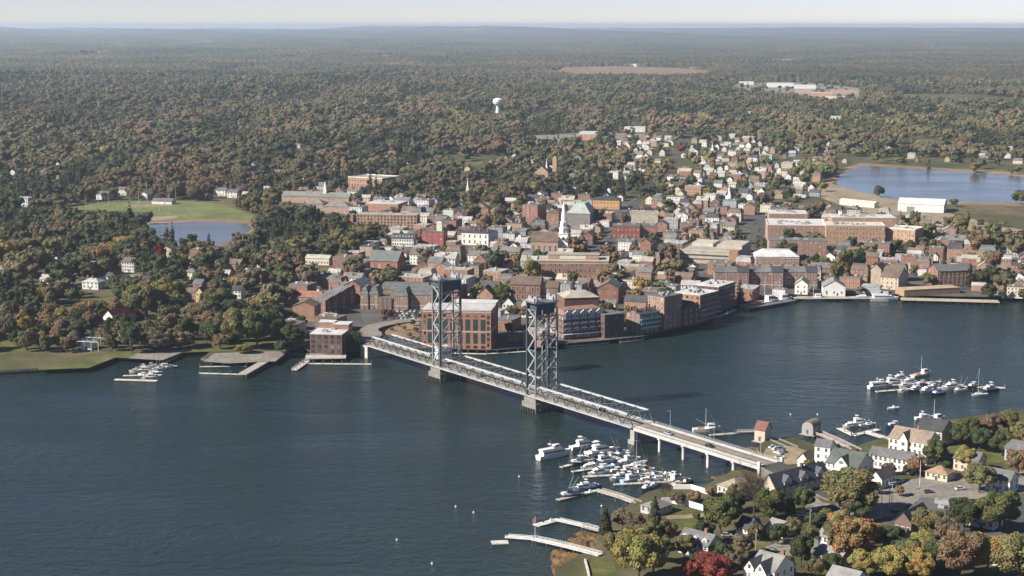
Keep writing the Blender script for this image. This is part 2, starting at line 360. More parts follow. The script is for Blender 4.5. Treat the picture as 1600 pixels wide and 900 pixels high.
# rocky foreshore
def rocks(name, px, py, rx, ry, hgt, seed, n=16):
    c = at(px, py, 0); mb = MB(); k = 28
    ring = []
    for i in range(n + 1):
        t = i / n
        row = []
        for j in range(k):
            a = 2 * math.pi * j / k
            rr = t * (1 + .35 * noise.noise((math.cos(a) * 1.5 + seed, math.sin(a) * 1.5, 0)))
            x, y = rx * rr * math.cos(a), ry * rr * math.sin(a)
            z = hgt * (1 - t ** 2) + .9 * noise.noise((x * .22 + seed, y * .22, 1)) + .5 * noise.noise((x * .6, y * .6, seed)) - .25
            row.append(len(mb.v)); mb.v.append((c.x + x, c.y + y, z))
        ring.append(row)
    for i in range(n):
        for j in range(k):
            q = (j + 1) % k; mb.f.append((ring[i][j], ring[i + 1][j], ring[i + 1][q], ring[i][q])); mb.m.append(0)
    return tag(mb.build(name, M['rock']), kind='structure')
rocks('shore_rocks', 898, 885, 13, 26, 1.6, 3); rocks('shore_rocks', 918, 852, 10, 17, 1.0, 9); rocks('shore_rocks', 935, 838, 8, 12, .8, 5)
rocks('shore_rocks', 1170, 722, 9, 14, .8, 21); rocks('shore_rocks', 1218, 688, 7, 5, .5, 31); rocks('shore_rocks', 1135, 750, 8, 9, .9, 37)
rocks('shore_rocks', 1183, 705, 8, 8, .7, 41)
HERO.append((226, 394, 351, 374, 1690)); HERO.append((1312, 1480, 264, 296, 2250)); HERO.append((870, 1105, 106, 120, 6300))
HAY = [(862, 114), (880, 105), (960, 103.5), (1060, 106), (1112, 111), (1105, 122), (1000, 122), (900, 119)]
FIELDS = [HAY, [(440, 92), (520, 86), (640, 86), (700, 90), (600, 93)], [(1150, 95), (1230, 92), (1300, 95), (1220, 98)], [(125, 87), (150, 85), (165, 87), (140, 89)], [(330, 108), (400, 105), (420, 108), (360, 111)]]
for pp in FIELDS[1:]: px_sheet('hay_field', pp, M['marsh'], GZ + .2)
def sstep(a, b, x): t = np.clip((x - a) / (b - a), 0, 1); return t * t * (3 - 2 * t)
_tr = np.random.default_rng(4); _tw_ = [(6.283 / l, _tr.uniform(0, 3.14), _tr.uniform(0, 6.28)) for l in (430, 560, 700, 820, 1050, 1300)]
def terr(X, Y):
    """low wooded rises west of the town"""
    PX, PY = pix(X, Y); s = sum(np.sin(k * (X * math.cos(a) + Y * math.sin(a)) + p) for k, a, p in _tw_) / 2.6
    return sstep(305, 250, PY) * (.25 + .75 * sstep(860, 640, PX)) * sstep(1, 0, inpoly(PX, PY, CORR) * 1.0) * np.clip(10 + 13 * s, 0, 30)
CORR = [(760, 330), (790, 205), (1000, 170), (1120, 120), (1360, 120), (1360, 175), (1700, 240), (1700, 330)]
_r, _t = np.meshgrid(np.linspace(1850, 6400, 150), np.radians(np.linspace(-22, 22, 170)), indexing='ij'); _X, _Y = _r * np.sin(_t), _r * np.cos(_t); _Z = GZ - .4 + terr(_X, _Y)
_m = MB(); _m.v = [tuple(q) for q in np.stack([_X, _Y, _Z], -1).reshape(-1, 3)]
for i in range(149):
    for j in range(169): _m.f.append((i * 170 + j, i * 170 + j + 1, (i + 1) * 170 + j + 1, (i + 1) * 170 + j)[::-1]); _m.m.append(0)
_o = _m.build('wooded_hills', M['land']); tag(_o, kind='structure'); _o.data.polygons.foreach_set('use_smooth', [True] * len(_o.data.polygons))
# the far wooded country, an uneven canopy out to the hills
def canopy():
    cols, ratio, r0, r1 = 900, 1.0048, 6100.0, 43000.0
    rows = int(math.log(r1 / r0) / math.log(ratio)); A = R(22)
    th = np.linspace(-A, A, cols)[None, :]; rad = (r0 * ratio ** np.arange(rows))[:, None]
    rj = rad * (1 + rng.uniform(-.0025, .0025, (rows, cols))); tj = th + rng.uniform(-.4, .4, (rows, cols)) * (2 * A / cols)
    X, Y = rj * np.sin(tj), rj * np.cos(tj)
    Z = rng.uniform(-1, 1, (rows, cols)) * 6.5 + 13
    ph = rng.uniform(0, 6.28, (40,)); 
    for i in range(14):
        k = 2 * math.pi / rng.uniform(900, 4500); an = rng.uniform(0, math.pi)
        Z += 2.0 * np.sin(k * (X * math.cos(an) + Y * math.sin(an)) + ph[i])
    hill = np.clip((rad - 13000) / 16000, 0, 1) ** 1.5
    prof = np.zeros_like(X)
    for i, (lam, amp) in enumerate(((9000, 18), (5200, 14), (3100, 11), (1900, 7), (1100, 4), (620, 2.5))):
        prof += amp * np.sin(X / lam * 6.28 + ph[20 + i] + rad / lam * (1.3 + .4 * i)) 
    Z = Z + hill * (100 + 1.5 * prof)
    Z += terr(X, Y) * .6
    QX, QY = pix(X, Y)
    for pp in FIELDS: Z = np.where(inpoly(QX, QY, pp), 1.0, Z)
    Z[0, :] = 2.5
    v = np.stack([X, Y, Z], -1).reshape(-1, 3)
    i = np.arange(rows - 1)[:, None] * cols + np.arange(cols - 1)[None, :]
    f = np.stack([i, i + 1, i + cols + 1, i + cols], -1).reshape(-1, 4)
    me = bpy.data.meshes.new('far_forest'); me.vertices.add(len(v)); me.vertices.foreach_set('co', v.astype(np.float32).ravel())
    me.loops.add(f.size); me.loops.foreach_set('vertex_index', f.ravel().astype(np.int32))
    me.polygons.add(len(f)); me.polygons.foreach_set('loop_start', np.arange(0, f.size, 4, dtype=np.int32))
    me.update(calc_edges=True)
    m, nt, b = nodes_of('far_woodland')
    pos = N(nt, 'ShaderNodeNewGeometry').outputs['Position']
    f1 = noise_n(nt, 0.0011, 5, vec=pos, rough=.65); f2 = noise_n(nt, 0.012, 3, vec=pos, rough=.7)
    c = ramp(nt, f1, [(0.3, (0.03, 0.038, 0.02, 1)), (0.48, (0.062, 0.062, 0.035, 1)), (0.6, (0.10, 0.08, 0.05, 1)), (0.72, (0.19, 0.12, 0.09, 1))])
    c = mixc(nt, 1.0, c, ramp(nt, f2, [(0.3, (.55, .65, .65, 1)), (0.5, g(1)), (0.72, (1.7, 1.35, 1.05, 1))]), 'MULTIPLY')
    nt.links.new(c, b.inputs['Base Color']); b.inputs['Roughness'].default_value = 1; b.inputs['Specular IOR Level'].default_value = 0
    me.materials.append(m)
    o = link('far_forest', me); tag(o, 'far wooded country reaching to low blue hills', 'forest', kind='stuff')
canopy()
# the air between
hz = MB(); hz.box(-30000, -900, -3, 30000, 50000, 244)
hm = bpy.data.materials.new('haze_air'); hm.use_nodes = True; hn = hm.node_tree; hn.nodes.clear()
ho = hn.nodes.new('ShaderNodeOutputMaterial'); hv = hn.nodes.new('ShaderNodeVolumePrincipled')
hv.inputs['Color'].default_value = (0.70, 0.86, 1.0, 1); hv.inputs['Density'].default_value = 0.00004; hv.inputs['Anisotropy'].default_value = 0.25
hn.links.new(hv.outputs[0], ho.inputs['Volume'])
tag(hz.build('haze', hm), 'thin blue autumn haze over the town and woods', 'haze', kind='stuff')
# ------------------------------------------------------------------ buildings
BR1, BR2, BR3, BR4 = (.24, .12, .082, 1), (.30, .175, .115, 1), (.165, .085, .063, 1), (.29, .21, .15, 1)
WH, CREAM, TANW, GREYW, YEL = (.62, .61, .57, 1), (.58, .53, .41, 1), (.46, .38, .27, 1), (.30, .32, .34, 1), (.56, .40, .15, 1)
ORANGE = (.52, .29, .12, 1)
RG, RD, RB, RW, RT = (.13, .13, .13, 1), (.055, .057, .062, 1), (.14, .105, .08, 1), (.54, .53, .51, 1), (.36, .33, .27, 1)
RGG, RRED = (.145, .16, .15, 1), (.22, .05, .045, 1)
WCACHE = {}
def win_mesh(w, h, style='white'):
    k = (round(w, 1), round(h, 1), style)
    if k in WCACHE: return WCACHE[k]
    mb = MB(); t = .14; x = w / 2
    mb.box(-x - t, -.09, -t, -x, 0, h + t); mb.box(x, -.09, -t, x + t, 0, h + t)
    mb.box(-x, -.09, h, x, 0, h + t); mb.box(-x, -.13, -t, x, 0, 0)
    mb.quad((-x, -.03, 0), (x, -.03, 0), (x, -.03, h), (-x, -.03, h), m=1)
    if h > 1.3: mb.box(-x, -.06, h / 2 - .05, x, -.035, h / 2 + .05)
    if w > 1.6: mb.box(-.05, -.07, 0, .05, -.035, h)
    fr = {'white': M['trim'], 'dark': M['darkframe'], 'green': M['darkframe'], 'stone': M['sill']}[style]
    WCACHE[k] = mb.mesh('window', [fr, M['greenglass'] if style == 'green' else M['glass']]); return WCACHE[k]
M['darkframe'] = plain('dark_frame', (.07, .075, .075, 1), .6); M['sill'] = plain('sandstone_trim', (.45, .40, .33, 1), .8)
SIDE = {'f': 0.0, 'r': math.pi / 2, 'b': math.pi, 'l': -math.pi / 2}
def side_mat(side, w, d, u, z, off=.02):
    """matrix that puts a front-facing piece at distance u along a side"""
    if side == 'f': p = (u, -off, z)
    elif side == 'r': p = (w + off, u, z)
    elif side == 'b': p = (w - u, d + off, z)
    else: p = (-off, d - u, z)
    return Matrix.Translation(p) @ Matrix.Rotation(SIDE[side], 4, 'Z')
def roof_shape(rt, w, d, h, rh, ov=.4, th=.28):
    """(roof builder, extra wall triangles)"""
    r = MB(); wl = MB()
    if rt == 'flat':
        r.box(-.15, -.15, h, w + .15, d + .15, h + .4)
    elif rt == 'gable_x':
        s = rh / (d / 2); m = d / 2
        A = [(-ov, -ov, h - ov * s), (w + ov, -ov, h - ov * s), (w + ov, m, h + rh), (-ov, m, h + rh)]
        B = [(w + ov, d + ov, h - ov * s), (-ov, d + ov, h - ov * s), (-ov, m, h + rh), (w + ov, m, h + rh)]
        for Q in (A, B):
            up = [(x, y, z + th) for x, y, z in Q]; r.quad(*up); r.quad(*Q[::-1])
            for i in range(4): r.quad(Q[i], Q[(i + 1) % 4], up[(i + 1) % 4], up[i])
        for x in (0, w): wl.quad((x, 0, h), (x, d, h), (x, m, h + rh))
    elif rt == 'gable_y':
        s = rh / (w / 2); m = w / 2
        A = [(-ov, d + ov, h - ov * s), (-ov, -ov, h - ov * s), (m, -ov, h + rh), (m, d + ov, h + rh)]
        B = [(w + ov, -ov, h - ov * s), (w + ov, d + ov, h - ov * s), (m, d + ov, h + rh), (m, -ov, h + rh)]
        for Q in (A, B):
            up = [(x, y, z + th) for x, y, z in Q]; r.quad(*up); r.quad(*Q[::-1])
            for i in range(4): r.quad(Q[i], Q[(i + 1) % 4], up[(i + 1) % 4], up[i])
        for y in (0, d): wl.quad((0, y, h), (w, y, h), (m, y, h + rh))
    elif rt == 'hip':
        k = min(w, d) / 2 * .98
        a = [(-ov, -ov, h), (w + ov, -ov, h), (w + ov, d + ov, h), (-ov, d + ov, h)]
        if w >= d: p, q = (k, d / 2, h + rh), (w - k, d / 2, h + rh); fs = [(a[0], a[1], q, p), (a[1], a[2], q), (a[2], a[3], p, q), (a[3], a[0], p)]
        else: p, q = (w / 2, k, h + rh), (w / 2, d - k, h + rh); fs = [(a[0], a[1], p), (a[1], a[2], q, p), (a[2], a[3], q), (a[3], a[0], p, q)]
        for f in fs: r.quad(*f)
        r.quad(*a[::-1]); r.box(-ov, -ov, h - .25, w + ov, d + ov, h - .002)
    elif rt == 'mansard':
        k = rh * .38
        r.box(-.3, -.3, h, w + .3, d + .3, h + rh, taper=k); r.box(k, k, h + rh + .003, w - k, d - k, h + rh + .3)
    elif rt == 'barrel':
        n = 10; pts = [(w / 2 - (w / 2 + .2) * math.cos(math.pi * i / n), h + rh * math.sin(math.pi * i / n)) for i in range(n + 1)]
        for (xa, za), (xb, zb) in zip(pts, pts[1:]): r.quad((xa, -.3, za), (xb, -.3, zb), (xb, d + .3, zb), (xa, d + .3, za))
        for y in (0, d): wl.quad(*[(min(max(x, 0), w), y, z - .05) for x, z in pts])
    elif rt == 'trunc':                       # hip with a flat middle
        k = min(w, d) * .32
        r.box(-.4, -.4, h, w + .4, d + .4, h + rh, taper=k)
    return r, wl
def building(name, label, cat, xl, xr, y, h, d, rot, wall=BR1, roof=RG, rt='flat', rh=3.5, fl=0, nx=0, ny=0, mat='brick', wstyle='white',
             ww=1.2, wh=1.7, chim=(), dorm=0, parapet=None, units=0, group=None, lw=None, rside=True, lside=True, z0=GZ, gap=1.0, band=None, put=True, door=True):
    r = R(rot); zt = z0 + h; P = at(xl, y, zt); zc = P.y * CP - (zt - CAMH) * SP
    w = lw or ((xr - 800) * zc - F * P.x) / (F * math.cos(r) - (xr - 800) * math.sin(r) * CP)
    root = empty(name, (P.x, P.y, z0), r, label, cat, group); HERO.append((xl, xr, y, pix(P.x, P.y, z0)[1], P.y))
    c = P + Vector((math.cos(r), math.sin(r), 0)) * w / 2 + Vector((-math.sin(r), math.cos(r), 0)) * d / 2
    if put: occ_rect(c, r, w, d, True, 3)
    rm, wl = roof_shape(rt, w, d, h, rh)
    wb = MB(); wb.box(0, 0, -.5, w, d, h)
    for f, in zip(wl.f): wb.quad(*[wl.v[i] for i in f])
    wb.build('wall', M[mat], root, wall); ro = rm.build('roof', M['roof'], root, roof)
    if parapet:
        pb = MB(); hh = 1.3
        pb.box(-.2, -.2, h + .402, w + .2, .25, h + hh); pb.box(-.2, d - .25, h + .402, w + .2, d + .2, h + hh)
        pb.box(-.2, .25, h + .402, .25, d - .25, h + hh); pb.box(w - .25, .25, h + .402, w + .2, d - .25, h + hh)
        pb.build('parapet', M['wall'], root, parapet)
    if band:
        for zz in ([band] if isinstance(band, (int, float)) else band):
            bb = MB(); bb.box(-.12, -.12, zz, w + .12, d + .12, zz + .45); bb.build('string_course', M['wall'], root, (.5, .45, .38, 1))
    for fx, fy in chim:
        cb = MB(); zt = h + (rh if rt != 'flat' else 0); cb.box(w * fx - .6, d * fy - .5, h * .9, w * fx + .6, d * fy + .5, zt + 1.5)
        cb.box(w * fx - .7, d * fy - .6, zt + 1.5, w * fx + .7, d * fy + .6, zt + 1.75)
        cb.build('chimney', M['brick'], ro, BR3 if wall[0] < .5 else BR1)
    for i in range(units):
        random.seed(hash((round(xl), i)) % 9999); a, b_ = random.uniform(.1, .75) * w, random.uniform(.15, .7) * d
        ub = MB(); s = random.uniform(1.2, 2.6); ub.box(a, b_, h + .4, a + s * 1.6, b_ + s, h + .4 + s * .7); ub.box(a + .2, b_ + .2, h + .4 + s * .7, a + s * .8, b_ + s * .7, h + .7 + s * .7)
        ub.build('rooftop_unit', M['concrete'], ro, (.3, .3, .3, 1))
    if dorm:
        for i in range(dorm):
            u = w * (i + .5) / dorm; db = MB(); zz = h + rh * .15; dw = min(1.1, w / dorm * .3); y0 = .25 * rh * .38 if rt == 'mansard' else (d / 2) * .2
            db.box(u - dw, y0, zz, u + dw, y0 + 2.6, zz + 1.6)
            db.quad((u - dw - .2, y0 - .2, zz + 1.55), (u, y0 - .2, zz + 2.5), (u, y0 + 3, zz + 2.5), (u - dw - .2, y0 + 3, zz + 1.55), m=1)
            db.quad((u, y0 - .2, zz + 2.5), (u + dw + .2, y0 - .2, zz + 1.55), (u + dw + .2, y0 + 3, zz + 1.55), (u, y0 + 3, zz + 2.5), m=1)
            db.quad((u - dw, y0 - .01, zz + 1.6), (u + dw, y0 - .01, zz + 1.6), (u, y0 - .01, zz + 2.45))
            dm = db.build('dormer', [M['wall'], M['roof']], ro, roof if rt == 'mansard' else wall)
            link('dormer_window', win_mesh(dw * 1.1, 1.1), dm, None, Matrix.Translation((u, y0 - .02, zz + .3)))
    if fl:
        fh = (h - gap * .6) / fl
        def face(side, n, L):
            for i in range(n):
                for k in range(fl):
                    u = L * (i + .5) / n
                    link('window', win_mesh(ww, min(wh, fh * .62), wstyle), root, None, side_mat(side, w, d, u, gap + k * fh + fh * .12))
        face('f', nx, w)
        if rside and ny: face('r', ny, d)
        if lside and ny: face('l', ny, d)
    if door:
        db = MB(); db.box(-.55, -.1, 0, .55, 0, 2.2)
        link('door', db.mesh('door', M['darkframe']), root, None, side_mat('f', w, d, w * .5 + (.5 * w / nx if nx % 2 else 0) * .9, 0))
    root['_w'] = w; root['_d'] = d
    return root
def on_root(root, name, mb, mat, color=None):
    return mb.build(name, M[mat] if isinstance(mat, str) else mat, root, color)
B = building
# --- waterfront and the town's landmarks
b = B('pier_office', 'four-storey brick office on piles at the river edge beside the bridge', 'office', 484, 534, 522, 13.2, 27, -9, BR3, RW, fl=4, nx=5, ny=5, ww=2.2, wh=2.0, units=3, wstyle='dark', gap=.6)
t = MB(); t.box(.5, 20, 13.4, 11, 27.5, 17.4); on_root(b, 'stair_tower', t, 'brick', BR2); t = MB(); t.box(.2, 19.7, 17.4, 11.3, 27.8, 17.8); on_root(b, 'tower_roof', t, 'roof', RW)
t = MB(); t.box(b['_w'] - 10, 17, 13.4, b['_w'] + .1, 27.3, 16.8); on_root(b, 'stair_tower', t, 'brick', BR2); t = MB(); t.box(b['_w'] - 10.3, 16.7, 16.8, b['_w'] + .4, 27.6, 17.2); on_root(b, 'tower_roof', t, 'roof', RW)
b = B('power_station', 'huge old brick power station with tall green windows beside the lift bridge', 'power station', 659, 767, 484, 25.8, 26, -7, (.34, .165, .11, 1), (.46, .45, .43, 1), band=(11.5, 24.6))
W = b['_w']
for i in range(8):
    u = W * (.115 + .11 * i)
    link('window', win_mesh(3.0, 7.2, 'green'), b, None, Matrix.Translation((u, -.02, 12.8))); link('window', win_mesh(2.6, 6.8, 'green'), b, None, Matrix.Translation((u, -.02, 3.9)))
    link('basement_window', win_mesh(2.4, 1.5, 'dark'), b, None, Matrix.Translation((u, -.02, .8)))
    mb = MB(); n = 8; mb.quad(*[(1.6 * math.cos(math.pi * k / n), 0, 1.6 * math.sin(math.pi * k / n)) for k in range(n + 1)])
    link('arched_window', mb.mesh('arched_window', M['glass']), b, None, Matrix.Translation((u, -.06, 21.6)))
for u in (.04, .96):
    for k in range(6): link('narrow_window', win_mesh(1.2, 2.2, 'dark'), b, None, Matrix.Translation((W * u, -.02, 2 + 3.7 * k)))
for k in range(4):
    link('window', win_mesh(2.6, 6.8, 'green'), b, None, side_mat('r', W, 26, 4 + 6 * k, 4)); link('window', win_mesh(2.6, 6.8, 'green'), b, None, side_mat('r', W, 26, 4 + 6 * k, 13))
t = MB(); t.box(W * .34, 30.2, 0, W - 1, 44, 25.2); on_root(b, 'rear_hall', t, 'brick', BR3); t = MB(); t.box(W * .34 - .3, 30.5, 25.2, W - .7, 44.3, 25.9); on_root(b, 'rear_roof', t, 'roof', RW)
occ_rect(b.matrix_world @ Vector((0, 0, 0)) if False else Vector((b.location.x + 30, b.location.y + 40, 0)), R(-7), 50, 30, True)
for i, (xl, xr, y, lab) in enumerate(((563, 575, 460, 'leftmost bay of the slate-roofed brick row by the parking lot'), (577, 591, 460, 'narrow brick block with slate mansard, second in the row by the parking lot'),
                                      (612, 637, 462, 'middle brick block with slate mansard behind the parking lot'), (641, 676, 461, 'long brick block with dormered slate mansard beside the power station'))):
    B('mansard_block', lab, 'brick building', xl, xr, y, 11.5, 18, -7, BR2, RGG, 'mansard', 5, fl=3, nx=max(2, int((xr - xl) / 6)), ny=4, dorm=max(2, int((xr - xl) / 8)), band=3.6, group='slate-roofed brick row', ww=1.1)
B('brick_link', 'recessed dark brick link between mansard blocks', 'brick building', 591, 612, 466, 9.5, 14, -7, BR3, RG, fl=3, nx=3, group='slate-roofed brick row')
B('mansard_block', 'low slate-roofed brick range behind the mansard row', 'brick building', 595, 672, 452, 11, 10, -7, BR2, RGG, 'mansard', 4.5, fl=2, nx=9, dorm=8, group='slate-roofed brick row')
B('brick_house', 'brick gable-fronted house at the foot of the dark brick terrace', 'brick building', 457, 491, 478, 11, 16, -10, BR2, RB, 'gable_y', 3, fl=0, door=False)
for i, (xl, xr, y) in enumerate(((492, 507, 466), (505, 520, 459), (518, 531, 452), (529, 541, 446))):
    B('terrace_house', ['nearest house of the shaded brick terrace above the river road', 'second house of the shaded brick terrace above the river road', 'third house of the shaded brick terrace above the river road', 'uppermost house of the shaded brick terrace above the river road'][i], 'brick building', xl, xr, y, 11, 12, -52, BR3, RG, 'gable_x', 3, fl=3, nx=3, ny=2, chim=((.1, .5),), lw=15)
B('brick_hall', 'long brick hall with red-brown roof behind the riverside trees', 'brick building', 447, 514, 463, 8, 15, -14, BR2, (.30, .15, .10, 1), 'gable_x', 3.5, fl=2, nx=12, ny=3)
B('gable_house', 'brick gable-fronted building above the mansard row', 'brick building', 537, 563, 446, 12, 18, -22, BR1, RG, 'gable_y', 4, fl=3, nx=3, ny=4)
B('assembly_hall', 'red brick hall with broad brown roof behind the white cottage', 'brick building', 797, 844, 444, 13, 17, -9, BR1, RB, 'gable_x', 5, fl=2, nx=6, ny=3, ww=1.6, wh=3, chim=((.02, .5), (.98, .5)))
B('hall_annex', 'narrow brick annex beside the brown-roofed hall', 'brick building', 853, 872, 449, 11, 14, -9, BR1, RB, 'gable_x', 4, fl=2, nx=3, ny=2, ww=1.4, wh=2.6)
b = B('federal_building', 'long flat-roofed brick office with three rows of white-framed windows', 'office', 838, 951, 408, 15.5, 24, -4, (.29, .155, .10, 1), RT, fl=3, nx=17, ny=4, wstyle='stone', ww=1.3, wh=2.6, parapet=(.55, .5, .42, 1), band=13.6)
t = MB(); t.box(b['_w'] * .16, 8, 15.9, b['_w'] * .86, 20, 20); on_root(b, 'penthouse', t, 'brick', (.36, .24, .17, 1)); t = MB(); t.box(b['_w'] * .32, 7.85, 16.4, b['_w'] * .68, 8, 19.2); on_root(b, 'penthouse_louvre', t, 'wall', CREAM)
t = MB(); t.box(b['_w'] * .16 - .3, 7.7, 20, b['_w'] * .86 + .3, 20.3, 20.4); on_root(b, 'penthouse_roof', t, 'roof', RT)
B('dark_brick_theatre', 'windowless dark brick block with pale hipped roof above the waterfront condos', 'brick building', 882, 936, 466, 14, 22, 12, BR3, RT, 'trunc', 3.2, door=False)
B('gabled_warehouse', 'brick gable-fronted warehouse between the theatre and the tall condo block', 'brick building', 933, 966, 450, 12, 24, -12, BR1, RG, 'gable_y', 4.5, fl=2, nx=3, ny=4)
b = B('waterfront_condos', 'long condominium block with blue-white dormers above the wooden wharf', 'apartments', 881, 943, 493, 17, 16, 24, (.11, .07, .06, 1), (.24, .14, .10, 1), 'mansard', 3, fl=4, nx=10, ny=4, dorm=0, ww=1.6)  # brick darkened so the river front's shade sits in its colour
for i in range(5):
    t = MB(); u = b['_w'] * (.1 + .2 * i); t.box(u - 2.4, -.5, 14.2, u + 2.4, 2, 18.2); t.quad((u - 2.6, -.6, 18.2), (u + 2.6, -.6, 18.2), (u, -.6, 20)); t.quad((u - 2.6, -.6, 18.2), (u, -.6, 20), (u, 6, 20), (u - 2.6, 6, 18.2)); t.quad((u + 2.6, -.6, 18.2), (u + 2.6, 6, 18.2), (u, 6, 20), (u, -.6, 20))
    o = on_root(b, 'bay', t, 'wall', (.4, .47, .52, 1))
    for q in (-1.4, 0, 1.4): link('bay_window', win_mesh(.9, 1.8), o, None, Matrix.Translation((u + q, -.53, 15.2)))
t = MB(); t.box(-.2, -2.2, 3.6, b['_w'] + .2, -.05, 4); on_root(b, 'balcony', t, 'wall', (.5, .5, .48, 1))
for z in (7.4, 10.8):
    for i in range(5): t = MB(); u = b['_w'] * (.1 + .2 * i); t.box(u - 2, -1.4, z, u + 2, -.05, z + .2); t.box(u - 2, -1.4, z + .2, u + 2, -1.3, z + 1.2); on_root(b, 'balcony', t, 'wall', (.5, .53, .55, 1))
B('brick_wharf_house', 'shade-toned dark square brick house next to the blue-dormered condominiums', 'brick building', 945, 975, 493, 16, 16, 28, (.11, .07, .055, 1), RG, fl=4, nx=4, ny=3, units=2, wstyle='dark')  # dark brick deepened further to carry the shade of the river front
b = B('balcony_house', 'narrow wharf house with teal balconies and brick chimneys', 'apartments', 1000, 1030, 492, 14, 14, 38, (.2, .12, .1, 1), RD, 'gable_x', 2.5, fl=4, nx=4, ny=3, chim=((.03, .3), (.03, .7), (.5, .3), (.97, .3), (.97, .7)), ww=1.6)
for z in (4, 7.2, 10.4): t = MB(); t.box(0, -1.8, z, b['_w'], -.05, z + .25); t.box(0, -1.8, z + .25, b['_w'], -1.7, z + 1.2); on_root(b, 'balcony', t, 'wall', (.25, .48, .45, 1))
B('tower_apartments', 'tallest brick apartment block on the wharf with a sunlit end wall', 'apartments', 1038, 1066, 465, 23, 15, 46, BR2, RG, fl=7, nx=4, ny=4, units=5, ww=1.5, wstyle='white')
B('gabled_wharf_house', 'small dark gabled brick house between two big wharf blocks', 'brick building', 1068, 1093, 482, 13, 14, 45, BR3, RD, 'gable_y', 4, fl=3, nx=3, ny=3)
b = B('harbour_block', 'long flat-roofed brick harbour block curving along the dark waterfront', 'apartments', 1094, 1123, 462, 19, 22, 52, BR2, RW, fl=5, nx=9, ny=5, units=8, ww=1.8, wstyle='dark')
for z in (4, 8): t = MB(); t.box(0, -2, z, b['_w'], -.05, z + .25); on_root(b, 'balcony', t, 'wall', (.42, .42, .42, 1))
b = B('harbour_block', 'farther end of the flat-roofed harbour block by the tug wharf', 'apartments', 1123, 1149, 449, 18, 20, 58, (.13, .08, .06, 1), RW, fl=5, nx=8, ny=4, units=6, ww=1.8, wstyle='dark')  # brick darker than the near part, waterfront shade painted in
for i in range(9):
    xl = 1117 + i * 17.9
    nth = ['leftmost', 'second', 'third', 'fourth', 'fifth', 'sixth', 'seventh', 'eighth', 'rightmost'][i]
    B('brick_warehouse', f'{nth} house in the long red brick harbour-street row counting from the left', 'brick building', xl, xl + 17.4, 425, 13.2 + (i % 3) * .5, 15, -3, (BR1, (.25, .125, .095, 1), (.31, .13, .09, 1))[i % 3], (RG, RGG, RD)[i % 3], 'gable_x', 3.4, fl=4, nx=4, ny=2, chim=((.03, .5), (.97, .5)), group='brick harbour-street row', band=3.3)
B('hotel', 'five-sided brick hotel with pale hipped roof behind the harbour-street row', 'hotel', 1181, 1249, 401, 11, 24, -3, (.36, .23, .15, 1), (.52, .53, .52, 1), 'trunc', 5, fl=3, nx=14, ny=6, band=(3.2, 9.6))
B('brick_block', 'brick office block with flat roof behind the hotel', 'office', 1202, 1292, 376, 14, 20, -4, BR2, RGG, fl=4, nx=13, ny=4, units=4)
b = B('apartment_complex', 'broad white-roofed apartment complex behind the hotel', 'apartments', 1200, 1292, 352, 17, 46, -6, BR2, RW, fl=4, nx=14, ny=8, units=14, parapet=WH)
b = B('apartment_complex', 'orange brick apartment wing with four rows of windows and white roof', 'apartments', 1291, 1383, 353, 18, 26, -4, (.42, .24, .13, 1), RW, fl=4, nx=18, ny=5, units=9, parapet=(.6, .5, .38, 1), ww=1.5)
b = B('apartment_complex', 'angled right wing of the orange brick apartments', 'apartments', 1384, 1430, 357, 15, 24, -34, (.42, .25, .14, 1), RW, fl=4, nx=8, ny=5, units=5, parapet=(.6, .5, .38, 1), ww=1.5)
b = B('apartment_complex', 'rear white-roofed wing behind the orange apartments', 'apartments', 1300, 1400, 340, 17, 30, -4, (.4, .25, .16, 1), RW, fl=0, units=16)
b = B('apartment_complex', 'far white-roofed wing of the apartment complex beside the mill street', 'apartments', 1202, 1262, 334, 16, 34, -6, BR2, RW, fl=4, nx=9, ny=5, units=10)
b = B('parking_garage', 'wide concrete parking garage with sandy upper deck', 'garage', 1062, 1152, 391, 11, 60, -20, (.40, .34, .27, 1), RT, mat='concrete', parapet=(.42, .37, .3, 1), door=False)
t = MB(); t.box(b['_w'] * .55, 22, 11.4, b['_w'] * .99, 59, 14.5); on_root(b, 'upper_deck', t, 'concrete', (.43, .38, .31, 1)); t = MB(); t.box(b['_w'] * .86, -.4, 0, b['_w'] + .5, 9, 12.6); on_root(b, 'stair_tower', t, 'brick', BR2)
t = MB(); t.box(4, 30, 11.4, b['_w'] * .45, 58, 14.2); on_root(b, 'upper_deck', t, 'concrete', (.47, .43, .36, 1))
for k in range(2): t = MB(); t.box(1, -.12, 3.2 + 3.6 * k, b['_w'] * .85, -.02, 4.6 + 3.6 * k); on_root(b, 'dark_deck_strip', t, M['glass'])  # dark strips painted on where the open decks lie in shade
# the white-steepled church
b = B('church', 'brick church with brown roof and tall white steeple on the square', 'church', 829, 872, 377, 11, 22, -10, (.40, .27, .19, 1), RB, 'gable_x', 8, fl=1, nx=5, ny=2, ww=1.8, wh=5)
W = b['_w']; tx = W + 4.0; st = MB()
st.box(tx - 4.4, 5.4, 0, tx + 4.4, 14, 18); o = on_root(b, 'steeple', st, 'wall', (.76, .75, .72, 1))
def tier(z0, z1, r0, r1, name='tier'):
    m = MB(); m.cyl(tx, 9.7, z0, z1, r0 * 1.32, r1 * 1.32, 8); mo = m.build(name, M['wall'], o, (.76, .75, .72, 1)); return mo
cb = MB(); cb.box(tx - 4.8, 5.0, 17.6, tx + 4.8, 14.4, 18.4); cb.build('cornice', M['wall'], o, WH)
tier(17.8, 23, 3.3, 3.2); tier(23, 23.6, 3.7, 3.7, 'cornice'); tier(23.6, 28.5, 2.6, 2.5); tier(28.5, 29, 2.9, 2.9, 'cornice'); tier(29, 32.5, 2.0, 1.9); tier(32.5, 49, 2.0, .08, 'spire')
